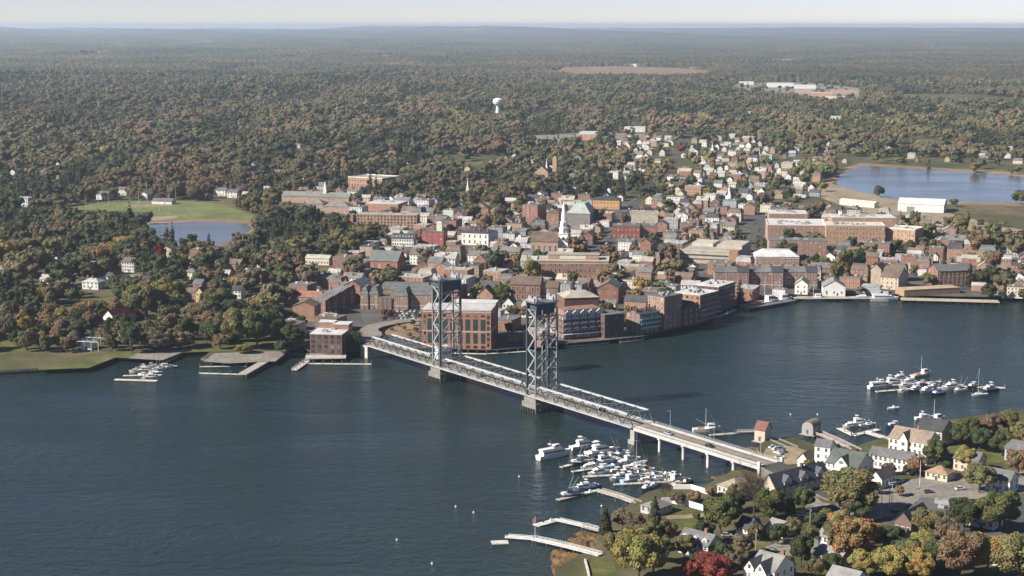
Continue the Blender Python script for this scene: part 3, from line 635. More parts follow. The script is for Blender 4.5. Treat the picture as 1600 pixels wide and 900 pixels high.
for z in (18.8, 24.4): link('belfry_louvre', win_mesh(1.3, 2.8, 'dark'), o, None, Matrix.Translation((tx, 9.7 - (4.1 if z < 20 else 3.25), z)))
cl = MB(); cl.cyl(0, 0, 0, .1, 1.5, 1.5, 16); link('clock_face', cl.mesh('clock_face', M['glass']), o, None, Matrix.Translation((tx, 5.36, 13.5)) @ Matrix.Rotation(math.pi / 2, 4, 'X'))
B('brick_tower_block', 'six-storey dark red brick block with shaded end wall near the church', 'brick building', 816, 840, 320, 21, 24, -24, (.28, .13, .085, 1), RG, fl=6, nx=4, ny=3, units=3, ww=1.4, wh=2)
B('brick_block', 'small brick block left of the steeple', 'brick building', 855, 873, 332, 14, 14, -12, (.33, .18, .12, 1), RB, 'hip', 3, fl=3, nx=3, ny=2, chim=((.1, .3), (.9, .3)))
B('theatre', 'large theatre under a pale grey-green hipped roof right of the steeple', 'theatre', 886, 922, 333, 14, 34, -14, (.22, .2, .18, 1), (.36, .41, .36, 1), 'trunc', 10, door=False)
B('orange_schoolhouse', 'orange-walled building with dark hipped roof in the trees beyond the theatre', 'school', 926, 968, 312, 11, 22, -10, ORANGE, RD, 'hip', 4, fl=2, nx=8, ny=3, mat='wall')
B('red_brick_store', 'long dark red brick store facing the square', 'store', 957, 1000, 353, 12, 22, -6, (.27, .085, .06, 1), RG, fl=2, nx=7, ny=3, units=4)
B('red_brick_store', 'arched brick bank adjoining the long red store', 'bank', 1000, 1027, 354, 11, 22, -6, (.31, .13, .09, 1), RG, fl=2, nx=5, ny=3, units=3)
B('pale_store', 'blank cream-walled store with white cornice behind the red brick store', 'store', 985, 1028, 334, 10, 20, -4, (.5, .45, .34, 1), RG, parapet=WH, units=3)
B('customs_house', 'white granite customs house with dark hipped roof and shaded side', 'customs house', 721, 763, 363, 12, 26, -20, (.62, .60, .53, 1), RD, 'hip', 3.5, fl=2, nx=5, ny=4, ww=1.3, wh=3, mat='wall', chim=((.1, .2), (.4, .2), (.6, .2), (.9, .2)))
b = B('cupola_hall', 'red brick hall topped by a cream square cupola', 'town hall', 659, 693, 362, 13, 16, -12, (.32, .09, .075, 1), RG, fl=3, nx=4, ny=3)
t = MB(); t.box(b['_w'] * .62, 5, 13.4, b['_w'] * .62 + 5.5, 10.5, 21); t.box(b['_w'] * .62 - .5, 4.5, 21, b['_w'] * .62 + 6, 11, 22.2, taper=1.5); on_root(b, 'cupola', t, 'wall', (.58, .58, .46, 1))
B('white_inn', 'long white inn with a row of dormers below the cupola hall', 'inn', 612, 646, 372, 8, 12, -10, WH, RD, 'gable_x', 4, fl=2, nx=9, ny=2, dorm=7, mat='wall')
B('brick_apartments', 'long tan brick apartment block with four window rows above the town trees', 'apartments', 557, 651, 335, 13.5, 18, -8, (.40, .25, .16, 1), RT, fl=4, nx=18, ny=4, units=8, ww=1.5, wstyle='dark')
b = B('brick_school', 'big brick school with shaded right end among the woods', 'school', 544, 597, 277, 17, 40, -30, (.36, .22, .15, 1), RT, fl=3, nx=12, ny=8, parapet=(.6, .57, .5, 1), wstyle='dark', units=4)
B('low_roofed_store', 'low store with a broad pale flat roof behind the tan apartments', 'store', 571, 622, 318, 9, 36, -14, (.35, .2, .14, 1), (.5, .49, .46, 1), fl=0, units=4)
for xl, xr, y, rt, lab in ((478, 505, 318, 'hip', 'hip-roofed school wing nearest the ball field'), (505, 545, 322, 'hip', 'grey hip-roofed school wing beside the brick apartments'), (500, 545, 308, 'gable_x', 'pale-roofed school range behind the white cupola'), (440, 500, 306, 'gable_x', 'long low school roof toward the ball field')):
    b = B('school_wing', lab, 'school', xl, xr, y, 8, 18, -12, (.4, .27, .2, 1), (.2, .2, .18, 1), rt, 5, fl=2, nx=5, ny=2, group='school wings')
    if 'behind the white' in lab:
        t = MB(); t.box(2, 6, 8, 6, 10, 17); t.box(2.6, 6.6, 17, 5.4, 9.4, 21); t.cyl(4, 8, 21, 26, 1.6, .1, 8); on_root(b, 'cupola', t, 'wall', WH)
B('meeting_house', 'brick hall with broad slate roof among chimneyed houses', 'brick building', 576, 621, 407, 9, 22, -14, (.33, .14, .095, 1), RGG, 'gable_x', 7.5, fl=1, nx=4, ny=2, ww=1.8, wh=4)
B('white_cottage', 'white gable-fronted cottage beside the power station', 'house', 785, 802, 474, 7.5, 14, -10, WH, RD, 'gable_y', 4.5, fl=2, nx=3, ny=3, mat='wall', chim=((.5, .7),))
B('brick_gable_house', 'tan brick gable-ended house behind the power station', 'brick building', 745, 770, 461, 9, 16, -8, (.42, .25, .15, 1), RB, 'gable_y', 6, fl=2, nx=4, ny=2)
# right-hand waterfront
B('boathouse', 'narrow white gable-fronted boathouse below the brick row', 'boathouse', 1242, 1262, 444, 8, 16, -16, (.66, .66, .58, 1), (.34, .36, .3, 1), 'gable_y', 4, fl=2, nx=2, ny=3, mat='wall')
B('ferry_hall', 'white hall with broad pediment on the ferry wharf', 'hall', 1286, 1321, 448, 7, 20, -8, WH, (.23, .24, .22, 1), 'gable_y', 5, fl=1, nx=3, ny=4, mat='wall')
B('grey_inn', 'blue-grey clapboard inn with white gable behind the ferry hall', 'inn', 1303, 1330, 415, 8, 16, -6, (.32, .37, .38, 1), RG, 'gable_x', 4, fl=2, nx=5, ny=3, mat='wall')
B('stone_warehouse', 'old tan stone warehouse with steep brown roof by the ferry wharf', 'warehouse', 1376, 1404, 432, 10, 24, -32, TANW, RB, 'gable_x', 7, fl=3, nx=4, ny=4, mat='wall')
B('stone_warehouse', 'weathered windowless gable of the old stone warehouse', 'warehouse', 1361, 1377, 420, 15, 16, -30, (.36, .29, .22, 1), RB, 'gable_y', 4)
B('brown_shed', 'long low brown shed on the salt wharf', 'shed', 1413, 1500, 454, 4.5, 14, 16, (.33, .22, .13, 1), (.42, .33, .22, 1), door=False)
B('brick_hotel', 'brick house with sunlit end wall at the right end of the waterfront', 'brick building', 1466, 1520, 424, 13, 18, 12, BR1, RG, 'gable_x', 4, fl=4, nx=8, ny=3)
b = B('storage_shed', 'huge white metal storage shed with ribbed roof beside the mill pond', 'shed', 1403, 1475, 318, 9, 36, -20, WH, (.60, .60, .56, 1), 'gable_x', 5, mat='wall', door=False)
t = MB(); t.box(b['_w'] * .2, -.15, 0, b['_w'] * .36, -.02, 6); on_root(b, 'shed_door', t, M['glass'])
B('freight_shed', 'long narrow cream freight shed along the railway yard', 'shed', 1312, 1366, 313, 5, 9, -48, CREAM, (.55, .5, .42, 1), 'gable_x', 2, mat='wall', door=False)
# far landmarks
wt = at(778, 179, GZ); r = empty('water_tower', wt, 0, 'pale bulbous water tower standing above the woods', 'water tower'); r.scale = (1.15, 1.15, 1.3)
t = MB(); t.cyl(0, 0, 0, 14, 5.5, 3.6, 16); t.cyl(0, 0, 14, 17, 3.6, 4.2, 16); on_root(r, 'stem', t, 'wall', (.6, .62, .6, 1))
t = MB(); s = 1.25
for (z0, r0), (z1, r1) in zip(((16, 4.2), (20, 9), (23, 10.4), (27.5, 10.4)), ((20, 9), (23, 10.4), (27.5, 10.4), (30, 6))): t.cyl(0, 0, z0 * 1.0, z1, r0, r1, 20)
on_root(r, 'tank', t, 'wall', (.64, .67, .64, 1))
t = MB(); t.cyl(0, 0, 30, 31.5, .8, .6, 8); on_root(r, 'vent', t, 'wall', WH)
b = B('stone_church', 'brown stone church with a square tower deep in the trees', 'church', 836, 856, 268, 12, 26, -20, (.34, .25, .19, 1), RB, 'gable_y', 8, door=False)
t = MB(); t.box(b['_w'] + 2, 14, 0, b['_w'] + 8, 20, 30); t.box(b['_w'] + 2.6, 14.6, 30, b['_w'] + 7.4, 19.4, 33, taper=1.5); on_root(b, 'tower', t, 'brick', (.36, .24, .17, 1))
def spire(px, py, h, label, name='steeple_church'):
    p = at(px, py, GZ); r = empty(name, p, R(-15), label, 'church')
    t = MB(); t.box(-5, 2, 0, 5, 22, 8); t.quad((-5, 2, 8), (5, 2, 8), (0, 2, 13)); on_root(r, 'nave', t, 'wall', WH)
    t = MB(); t.quad((-5.3, 1.7, 7.8), (0, 1.7, 13.3), (0, 22.3, 13.3), (-5.3, 22.3, 7.8)); t.quad((5.3, 1.7, 7.8), (5.3, 22.3, 7.8), (0, 22.3, 13.3), (0, 1.7, 13.3)); on_root(r, 'roof', t, 'roof', RG)
    t = MB(); t.box(-2, -1.5, 0, 2, 2, h * .45); t.box(-1.5, -1, h * .45, 1.5, 1.5, h * .6); t.cyl(0, .2, h * .6, h, 1.5, .05, 8); on_root(r, 'steeple', t, 'wall', WH)
    occ_rect(p, 0, 14, 24, True)
spire(854, 281, 30, 'white needle spire beside the brown stone church'); spire(731, 312, 26, 'slim white spire left of the white houses on the rise')
spire(1139, 318, 24, 'white steepled chapel near the residential street'); spire(1113, 243, 22, 'small white steeple near the upper end of the main street')
for i, (xl, xr, y, h, d, c, rc, lab) in enumerate((
    (1198, 1240, 130, 14, 60, WH, RW, 'long white warehouse in the far clearing'), (1240, 1275, 133, 12, 50, WH, RW, 'white flat-roofed block right of the long far warehouse'), (1242, 1268, 140, 12, 40, (.45, .28, .2, 1), RT, 'brick block before the far white warehouse'),
    (1268, 1300, 145, 14, 40, (.45, .25, .17, 1), RW, 'largest brick hospital block in the far clearing'), (1298, 1342, 141, 12, 40, (.42, .26, .2, 1), RT, 'right brick wing in the far clearing'), (1290, 1320, 151, 10, 30, CREAM, RW, 'cream block at the front of the far clearing'),
    (1155, 1178, 128, 10, 50, WH, RW, 'left white shed in the far clearing'), (1182, 1224, 100, 12, 80, (.6, .6, .56, 1), RW, 'pale hangar beyond the far clearing'), (1288, 1318, 182, 9, 22, CREAM, RW, 'cream flat-roofed block in the woods right of the bare trees'),
    (1184, 1194, 208, 12, 16, BR2, RG, 'small square brick block in the woods'), (165, 188, 128, 10, 40, (.6, .6, .56, 1), RW, 'long white shed in the far left woods'), (900, 932, 211, 12, 30, (.45, .24, .16, 1), RT, 'orange brick block at the rail depot'),
    (905, 930, 207, 9, 40, (.6, .62, .58, 1), (.5, .55, .5, 1), 'pale green-roofed shed at the rail depot'), (975, 1008, 199, 9, 30, WH, RW, 'white row of sheds beyond the rail depot'), (1240, 1272, 252, 7, 22, (.7, .68, .6, 1), RW, 'white shed near the mill pond'),
    (1185, 1206, 243, 8, 24, (.5, .56, .5, 1), (.36, .46, .38, 1), 'green-roofed barn near the mill pond'), (985, 995, 100, 14, 60, WH, RW, 'white building at the edge of the hay field'), (115, 140, 132, 9, 40, WH, RW, 'white box building at the far left edge of the woods'))):
    B('far_building', lab, 'building', xl, xr, y, h, d, -10, c, rc, mat='wall', fl=2 if y > 195 else 0, nx=5, door=False)
# ------------------------------------------------------------------ the vertical-lift bridge
A = at(577.3, 541.3, 8); Bp = at(990, 670, 8); ang = math.atan2(Bp.y - A.y, Bp.x - A.x); LT = (Bp - A).length
br = empty('lift_bridge', (A.x, A.y, 0), ang, 'silver-grey vertical lift bridge with two lattice towers across the river', 'bridge')
LIGHT, MID, DARK = (.40, .41, .405, 1), (.17, .19, .2, 1), (.05, .075, .10, 1)
WD = 14.3; T1, T2 = (76.5, 84.5), (LT * .652, LT * .652 + 8.0)
def truss(s0, s1, n, ends=True):
    zb, zt = 8.4, 15.0; p = (s1 - s0) / n
    for y in (0.0, WD):
        strut('top_chord', br, (s0 + p * .5, y, zt), (s1 - p * .5, y, zt), .95, .85, color=LIGHT)
        strut('bottom_chord', br, (s0, y, zb), (s1, y, zb), 1.0, 1.1, color=LIGHT)
        for i in range(n):
            strut('diagonal', br, (s0 + p * i, y, zb), (s0 + p * (i + .5), y, zt), .5, color=(.07, .078, .082, 1))
            strut('diagonal', br, (s0 + p * (i + .5), y, zt), (s0 + p * (i + 1), y, zb), .5, color=(.07, .078, .082, 1))
    for i in range(n):
        x = s0 + p * (i + .5)
        strut('cross_strut', br, (x, 0, zt), (x, WD, zt), .34, color=MID)
        if i < n - 1: strut('lateral_brace', br, (x, 0 if i % 2 else WD, zt - .1), (x + p, WD if i % 2 else 0, zt - .1), .3, color=MID)
        strut('floor_beam', br, (s0 + p * i, 0, 8.0), (s0 + p * i, WD, 8.0), .6, .9, color=MID)
truss(0, T1[0] + 1, 9); truss(T1[1] + .6, T2[0] - .6, 9); truss(T2[1] - 1, LT, 9)
LA = LT + 92.0
d = MB(); d.box(-2, .9, 8.25, LA, WD - .9, 8.9); d.build('deck', M['concrete'], br, (.33, .31, .29, 1))
d = MB(); d.quad((-2, 3, 8.905), (LA, 3, 8.905), (LA, WD - 3, 8.905), (-2, WD - 3, 8.905)); d.build('roadway', M['lot'], br)
d = MB(); d.quad((-2, WD / 2 - .12, 8.91), (LA, WD / 2 - .12, 8.91), (LA, WD / 2 + .12, 8.91), (-2, WD / 2 + .12, 8.91)); d.build('centre_line', M['wall'], br, (.55, .42, .1, 1))
for y0, y1 in ((-2.2, -.6), (WD + .6, WD + 2.2)):
    d = MB(); d.box(0, y0, 8.5, LT, y1, 8.9); d.build('footway', M['concrete'], br, (.45, .44, .42, 1))
for y in (-2.2, WD + 2.2):
    d = MB()
    for z in (10.0,): d.box(0, y - .03, z, LT, y + .03, z + .06)
    for i in range(int(LT / 3)): d.box(i * 3, y - .03, 8.9, i * 3 + .06, y + .03, 10.0)
    tag(d.build('railing', M['steel'], br, MID), kind='stuff')
# approach viaduct
for y0, y1 in ((-.6, .9), (WD - .9, WD + .6)):
    d = MB(); d.box(LT + .5, y0, 7.2, LA, y1, 8.85); d.build('edge_girder', M['concrete'], br, (.45, .435, .4, 1))
d = MB(); d.box(LT + .5, .92, 8.915, LA, 2.9, 9.12); d.box(LT + .5, WD - 2.9, 8.915, LA, WD - .92, 9.12); d.build('footway', M['concrete'], br, (.58, .55, .5, 1))
for y in (-.5, WD + .45):
    d = MB(); d.box(LT + .5, y - .05, 9.85, LA, y + .06, 9.95); d.box(LT + .5, y - .05, 9.3, LA, y + .06, 9.38)
    for i in range(46): d.box(LT + .5 + i * 2, y - .05, 8.85, LT + .6 + i * 2, y + .06, 9.85)
    tag(d.build('railing', M['steel'], br, LIGHT), kind='stuff')
for s in (20, 38, 56, 74):
    for y in (.6, WD - .6):
        d = MB(); d.cyl(LT + s, y, -2, 6.4, .85, .85, 12); d.build('pier_column', M['concrete'], br, (.55, .52, .47, 1))
    d = MB(); d.box(LT + s - .9, -.5, 6.4, LT + s + .9, WD + .5, 7.3); d.build('cap_beam', M['concrete'], br, (.5, .48, .44, 1))
d = MB(); d.box(LT - 1.6, -1, -2, LT + 1.8, WD + 1, 7.4); d.box(LT - 2.4, -1.8, -2, LT + 2.6, WD + 1.8, 2.2); d.build('pier', M['concrete'], br, (.3, .285, .26, 1))
d = MB(); d.box(-9, -1.5, -2, -.2, WD + 1.5, 7.9); d.build('abutment', M['concrete'], br, (.42, .40, .36, 1))
# ramp on the island, falling to the street
d = MB(); e = LA + 46
for a, b_, m in (((0.0, WD), (0.0, WD), 0),):
    d.quad((LA, 0, 8.9), (e, 0, 3.1), (e, WD, 3.1), (LA, WD, 8.9))
    d.quad((LA, 0, 2), (e, 0, 2), (e, 0, 3.1), (LA, 0, 8.9), m=1); d.quad((LA, WD, 2), (LA, WD, 8.9), (e, WD, 3.1), (e, WD, 2), m=1); d.quad((LA, 0, 2), (LA, 0, 8.9), (LA, WD, 8.9), (LA, WD, 2), m=1)
d.build('ramp', [M['asphalt'], M['stone']], br)
for s in (LA,):
    for y in (-.6, WD + .1): d = MB(); d.box(s - .6, y - .2, 2, s + .9, y + .9, 11); d.build('end_pillar', M['concrete'], br, (.6, .57, .5, 1))
# towers
def tower(s0, s1, flip, label):
    tw = empty('tower', (0, 0, 0)); tw.parent = br; tw['label'] = label
    front, back = (s1, s0) if flip else (s0, s1)
    for s in (s0, s1):
        for y in (-.3, WD + .3):
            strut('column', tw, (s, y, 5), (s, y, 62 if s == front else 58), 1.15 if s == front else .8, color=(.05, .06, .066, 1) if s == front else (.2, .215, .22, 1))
    nz = 8; z0, z1 = 12.0, 58.0; dz = (z1 - z0) / nz
    for y in (-.5, WD + .5):
        for i in range(nz):
            a, b_ = (s1 - .6, s0 + 1.2) if i % 2 else (s0 + 1.2, s1 - .6)
            za = z0 + dz * 2 * (i // 2) + (dz * 1.3 if i % 2 else 0); zb_ = za + (dz * .7 if i % 2 else dz * 1.3)
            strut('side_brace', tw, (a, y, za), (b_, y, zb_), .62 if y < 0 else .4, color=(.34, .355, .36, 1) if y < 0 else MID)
        for i in range(0, nz + 1, 2): strut('side_strut', tw, (s0, y, z0 + dz * i), (s1, y, z0 + dz * i), .4, color=MID)
    for s in (s0, s1):
        for i in range(3):
            za = 17 + i * 12.3
            strut('portal_brace', tw, (s, 0, za), (s, WD, za + 12.3), .4, color=(.28, .3, .31, 1))
            strut('portal_strut', tw, (s, 0, za), (s, WD, za), .42, color=MID)
        strut('portal_strut', tw, (s, 0, 54), (s, WD, 54), .9, color=MID); strut('portal_strut', tw, (s, 0, 61.6), (s, WD, 61.6), .8, color=MID)
    m = MB(); m.box(s0 + .9, .8, 55.6, s1 - .9, WD - .8, 61); m.build('counterweight', M['concrete'], tw, DARK)
    m = MB(); m.box(front - .55 if flip else front - .7, .9, 55.8, front + .7 if flip else front + .55, WD - .9, 61.1); m.build('counterweight_screen', M['steel'], tw, (.04, .055, .07, 1))
    m = MB(); m.box(s0 - 1.4, -1.6, 62, s1 + 1.4, WD + 1.6, 62.2); m.build('top_platform', M['steel'], tw, (.12, .13, .135, 1))
    for y in (0.6, WD - .6):
        for s in (s0 + 1.6, s1 - 1.6):
            m = MB(); m.cyl(0, 0, -.5, .5, 1.9, 1.9, 18); m.quad(*[(1.9 * math.cos(2 * math.pi * k / 18), 1.9 * math.sin(2 * math.pi * k / 18), -.5) for k in range(18)][::-1])
            link('sheave', m.mesh('sheave', M['steel']), tw, (.25, .265, .27, 1), Matrix.Translation((s, y, 64.0)) @ Matrix.Rotation(math.pi / 2, 4, 'X'))
        m = MB(); m.box(s0 + 1, y - 1.4, 62.4, s1 - 1, y - .8, 64.6); m.build('bearing_frame', M['steel'], tw, (.3, .31, .31, 1))
    m = MB()
    for yy in (-1.6, WD + 1.6): m.box(s0 - 1.4, yy, 63.3, s1 + 1.4, yy + .08, 63.4)
    for ss in (s0 - 1.4, s1 + 1.4): m.box(ss, -1.6, 63.3, ss + .08, WD + 1.6, 63.4)
    for i in range(9): m.box(s0 - 1.4 + i * 1.3, -1.6, 62.3, s0 - 1.3 + i * 1.3, -1.5, 63.3)
    tag(m.build('platform_railing', M['steel'], tw, LIGHT), kind='stuff')
    lx = front + (1.3 if flip else -1.3)
    for y in (.2, WD - .2):
        for k in (-.4, .4): strut('lift_cable', tw, (lx + k, y, 15), (lx + k, y, 62), .14, color=(.2, .21, .22, 1))
    strut('ladder', tw, (back, WD * .3, 12), (back, WD * .3, 58), .35, color=(.4, .42, .42, 1))
    strut('lightning_mast', tw, (s0, WD, 62), (s0, WD, 69), .16, color=LIGHT)
    m = MB(); m.box(s0 - 2.5, -2.2, -2, s1 + 2.5, WD + 2.2, 5.2); m.box(s0 - 1.4, -1.4, 5.2, s1 + 1.4, .9, 7.8); m.box(s0 - 1.4, WD - .9, 5.2, s1 + 1.4, WD + 1.4, 7.8); m.build('tower_pier', M['concrete'], br, (.21, .2, .18, 1))
    m = MB()
    for i in range(26):
        t = i / 25 * 2 * math.pi; x = (s0 + s1) / 2 + max(-1, min(1, 1.35 * math.cos(t))) * ((s1 - s0) / 2 + 3.2); y = WD / 2 + max(-1, min(1, 1.35 * math.sin(t))) * (WD / 2 + 3)
        m.cyl(x, y, -2, 2.4, .55, .5, 6)
    tag(m.build('fender_piles', M['wood'], br, (.07, .06, .05, 1)), kind='stuff')
tower(*T1, True, 'lift tower nearer the town'); tower(*T2, False, 'lift tower nearer the island')
m = MB(); m.box(T1[0] - 3, 3, 12.4, T1[0] + 3.5, 11, 19.5); o = m.build('operator_house', M['wall'], br, (.62, .63, .62, 1))
for y in (4.5, 7, 9.5): link('operator_window', win_mesh(1.4, 1.2, 'dark'), o, None, Matrix.Translation((T1[0] + 3.52, y, 15.5)) @ Matrix.Rotation(math.pi / 2, 4, 'Z'))
m = MB(); m.box(T1[0] - 3.4, 2.6, 19.5, T1[0] + 3.9, 11.4, 19.9); m.build('operator_roof', M['roof'], br, RW)
for s in (6, 30, 58, 100, 125, 150, LT * .75, LT * .9):
    m = MB(); m.cyl(s, -2.0, 8.9, 17.5, .12, .08, 6); m.box(s - .15, -2.1, 17.4, s + .15, -.2, 17.6); m.build('lamp_post', M['steel'], br, LIGHT)
for s in (LT + 12, LT + 45, LT + 78):
    m = MB(); m.cyl(s, WD + .3, 8.9, 18, .12, .08, 6); m.box(s - .15, WD - 1.6, 17.9, s + .15, WD + .3, 18.1); m.build('lamp_post', M['steel'], br, LIGHT)
# town-side ramp curving off the bridge
rp = [br.matrix_basis @ Vector((0, WD / 2, 8.9)), br.matrix_basis @ Vector((-16, WD / 2, 8.6)), at(586, 521, 8.0), at(574, 516, 6.8), at(583, 509.5, 5.2), at(614, 503, 3.9), at(668, 497, 3.15)]
for _ in range(3):
    Q = [rp[0]]
    for a, b_ in zip(rp, rp[1:]): Q += [a * .75 + b_ * .25, a * .25 + b_ * .75]
    rp = Q + [rp[-1]]
mb = MB(); L = []
for i, p in enumerate(rp):
    dd = (rp[min(i + 1, len(rp) - 1)] - rp[max(i - 1, 0)]); dd.z = 0; dd.normalize(); n = Vector((-dd.y, dd.x, 0)) * 6.2; L.append((p + n, p - n))
for (a, b_), (c, e_) in zip(L, L[1:]):
    mb.quad(a, b_, e_, c)
    for q, s in ((a, c), (e_, b_)): 
        k = 5 if q is a else 4
        mb.quad(q, s, (s.x, s.y, 2.8), (q.x, q.y, 2.8), m=1)
tag(mb.build('bridge_ramp_road', [M['lot'], M['grass']]), kind='structure')
for a, b_ in zip(rp, rp[1:]): dd = b_ - a; occ_rect((a + b_) / 2, math.atan2(dd.y, dd.x), dd.length + 2, 14, True)
# ------------------------------------------------------------------ boats, docks, cars, poles
def hull_mb(L, Bm, fb, sheer=.5, tr=.85):
    mb = MB(); n = 10; rows = []
    for i in range(n + 1):
        t = i / n; x = -L / 2 + L * t
        hw = Bm / 2 * (tr + (1 - tr) * min(1, t * 2.2)) * (1 - max(0, (t - .45) / .55) ** 2.4)
        z = fb * (1 + sheer * t * t); k = 0.72 * (1 - max(0, (t - .6) / .4) * .5)
        xb = x - (L * .06 * max(0, (t - .6) / .4))
        rows.append([(xb, -hw * k, -.3), (x, -max(hw, .02), z), (x, max(hw, .02), z), (xb, hw * k, -.3)])
    for a, b in zip(rows, rows[1:]):
        mb.quad(a[0], b[0], b[1], a[1]); mb.quad(a[3], a[2], b[2], b[3]); mb.quad((a[1][0], a[1][1], a[1][2] - .08), (b[1][0], b[1][1], b[1][2] - .08), (b[2][0], b[2][1], b[2][2] - .08), (a[2][0], a[2][1], a[2][2] - .08))
    r = rows[0]; mb.quad(r[0], r[1], r[2], r[3]); return mb
WHB = (.66, .655, .63, 1)
def boat_proto(kind):
    r = empty(kind, (0, 0, -900))
    def part(name, mb, mat='hull', col=WHB): return mb.build(name, M[mat], r, col)
    def block(name, x0, x1, hw, z0, z1, tp=.3, mat='hull', col=WHB):
        m = MB(); m.box(x0, -hw, z0, x1, hw, z1, taper=tp); return part(name, m, mat, col)
    if kind == 'tour_yacht':
        part('hull', hull_mb(21, 5.2, 2.2, .45, .9)); block('cabin', -8.5, 5, 2.1, 2.1, 4.4, .25); block('cabin_window', -7.6, 4.95, 2.12, 2.9, 3.8, .06, 'glass')
        block('flybridge', -9, 2, 1.9, 4.4, 5.1, .15); block('wheelhouse', -1, 2.6, 1.4, 5.1, 6.6, .3); block('wheelhouse_window', -.8, 2.5, 1.3, 5.6, 6.2, .05, 'glass')
        m = MB(); m.cyl(-3, 0, 5, 9.5, .1, .05, 6); m.box(-3.8, -1.2, 7, -2.4, 1.2, 7.2); part('mast', m)
    elif kind == 'motor_yacht':
        part('hull', hull_mb(14, 4.3, 1.6, .5, .9)); block('cabin', -3.5, 3.6, 1.7, 1.6, 3.3, .5); block('cabin_window', -3.1, 3.45, 1.66, 2.3, 2.9, .12, 'glass')
        block('flybridge', -3.6, 1.2, 1.45, 3.3, 4.2, .2); block('windscreen', .4, 1.1, 1.2, 4.2, 4.8, .15, 'glass'); m = MB(); m.box(-2.6, -1.3, 5.6, -1, 1.3, 5.8); m.cyl(-2.4, -1.2, 4.2, 5.6, .06); m.cyl(-2.4, 1.2, 4.2, 5.6, .06); part('radar_arch', m)
    elif kind == 'sport_boat':
        part('hull', hull_mb(11, 3.5, 1.3, .6, .9)); block('cabin', -1.2, 3.2, 1.35, 1.35, 2.5, .45); block('windscreen', -1.6, 1.0, 1.2, 2.4, 3.2, .4, 'glass')
        m = MB(); m.box(-2.6, -1.2, 4.0, -.2, 1.2, 4.15); [m.cyl(x, y, 1.3, 4, .05) for x in (-2.4, -.4) for y in (-1.1, 1.1)]; part('hardtop', m); m = MB(); m.tube((-1, 1.1, 4), (-3.6, 2.2, 9), .05, .03); m.tube((-1, -1.1, 4), (-3.6, -2.2, 9), .05, .03); part('outrigger', m)
    elif kind == 'cabin_cruiser':
        part('hull', hull_mb(8.5, 2.9, 1.1, .55, .92)); block('cabin', -1, 2.4, 1.05, 1.1, 2.2, .35); block('cabin_window', -.8, 2.2, 1.03, 1.55, 1.95, .1, 'glass'); block('cockpit', -3.9, -1.2, 1.1, 1.0, 1.15, 0, 'wood', (.25, .2, .15, 1))
        m = MB(); m.box(-1.8, -.9, 2.9, .2, .9, 3.0); [m.cyl(x, y, 1.2, 2.9, .04) for x in (-1.7, .1) for y in (-.85, .85)]; part('canopy', m, 'hull', (.6, .62, .64, 1))
    elif kind == 'sailboat':
        part('hull', hull_mb(11, 3.1, 1.0, .3, .7)); block('cabin', -1.6, 2.6, .95, 1.0, 1.7, .25); m = MB(); m.cyl(.8, 0, 1, 16.5, .1, .06, 6); part('mast', m, 'steel', (.6, .6, .6, 1))
        m = MB(); m.tube((.8, 0, 2.6), (-3.8, 0, 2.5), .16, .12); part('boom', m, 'hull', (.2, .25, .4, 1)); m = MB(); m.tube((.8, 0, 16.2), (5.3, 0, 1.4), .03, .03, 4); m.tube((.8, 0, 16.2), (-5.3, 0, 1.3), .03, .03, 4); part('rigging', m, 'steel', (.5, .5, .5, 1))
    elif kind == 'fishing_boat':
        part('hull', hull_mb(15, 4.6, 1.7, .7, .85)); block('wheelhouse', .5, 4.5, 1.5, 1.9, 4.4, .25); block('wheelhouse_window', .7, 4.45, 1.42, 3.2, 3.9, .05, 'glass'); m = MB(); m.cyl(-.5, 0, 1.8, 13, .16, .07, 6); m.tube((-.5, 0, 4), (-6, 0, 7), .1, .08); m.tube((-.5, 0, 12), (6.8, 0, 2.6), .03, .03, 4); part('mast', m, 'steel', (.6, .58, .52, 1))
        block('hold', -5, -1.5, 1.3, 1.6, 2.3, .1, 'wood', (.4, .2, .12, 1))
    else:
        part('hull', hull_mb(5.2, 1.9, .6, .4, .9)); block('console', -.4, .4, .4, .6, 1.5, .1); block('outboard', -3.0, -2.5, .25, .2, 1.2, .05, 'rubber', (.05, .05, .05, 1))
    remember(r); return r
BOATS = {k: boat_proto(k) for k in ('tour_yacht', 'motor_yacht', 'sport_boat', 'cabin_cruiser', 'sailboat', 'fishing_boat', 'skiff')}
BUSED = set(); TOLABEL = []
DESC = {'tour_yacht': 'large white double-deck motor yacht', 'motor_yacht': 'flybridge motor yacht', 'sport_boat': 'sport-fishing boat with outriggers', 'cabin_cruiser': 'cabin cruiser',
        'sailboat': 'sailboat with bare mast', 'fishing_boat': 'fishing boat with mast', 'skiff': 'small open skiff'}
def boat(kind, px, py, hd, s=1.0, label=None, hull=None, group='boats at the docks'):
    p = at(px, py, 0); pr = BOATS[kind]
    o = pr if kind not in BUSED else copy_tree(pr)
    if kind in BUSED: kids = [c for c in o.children] if False else None
    BUSED.add(kind); o.location = (p.x, p.y, 0); o.rotation_euler = (0, 0, R(hd)); o.scale = (s, s, s)
    tag(o, None, 'boat', group); ALLB.append(o)
    if hull is not None:
        NEWHULL.append((o.name, hull))
    if label: o['label'] = label
    else: TOLABEL.append((o, DESC[kind], px, py))
    return o
NEWHULL = []; ALLB = []
boat('tour_yacht', 867, 714, 35, 1, 'largest white yacht moored at the outer end of the island marina')
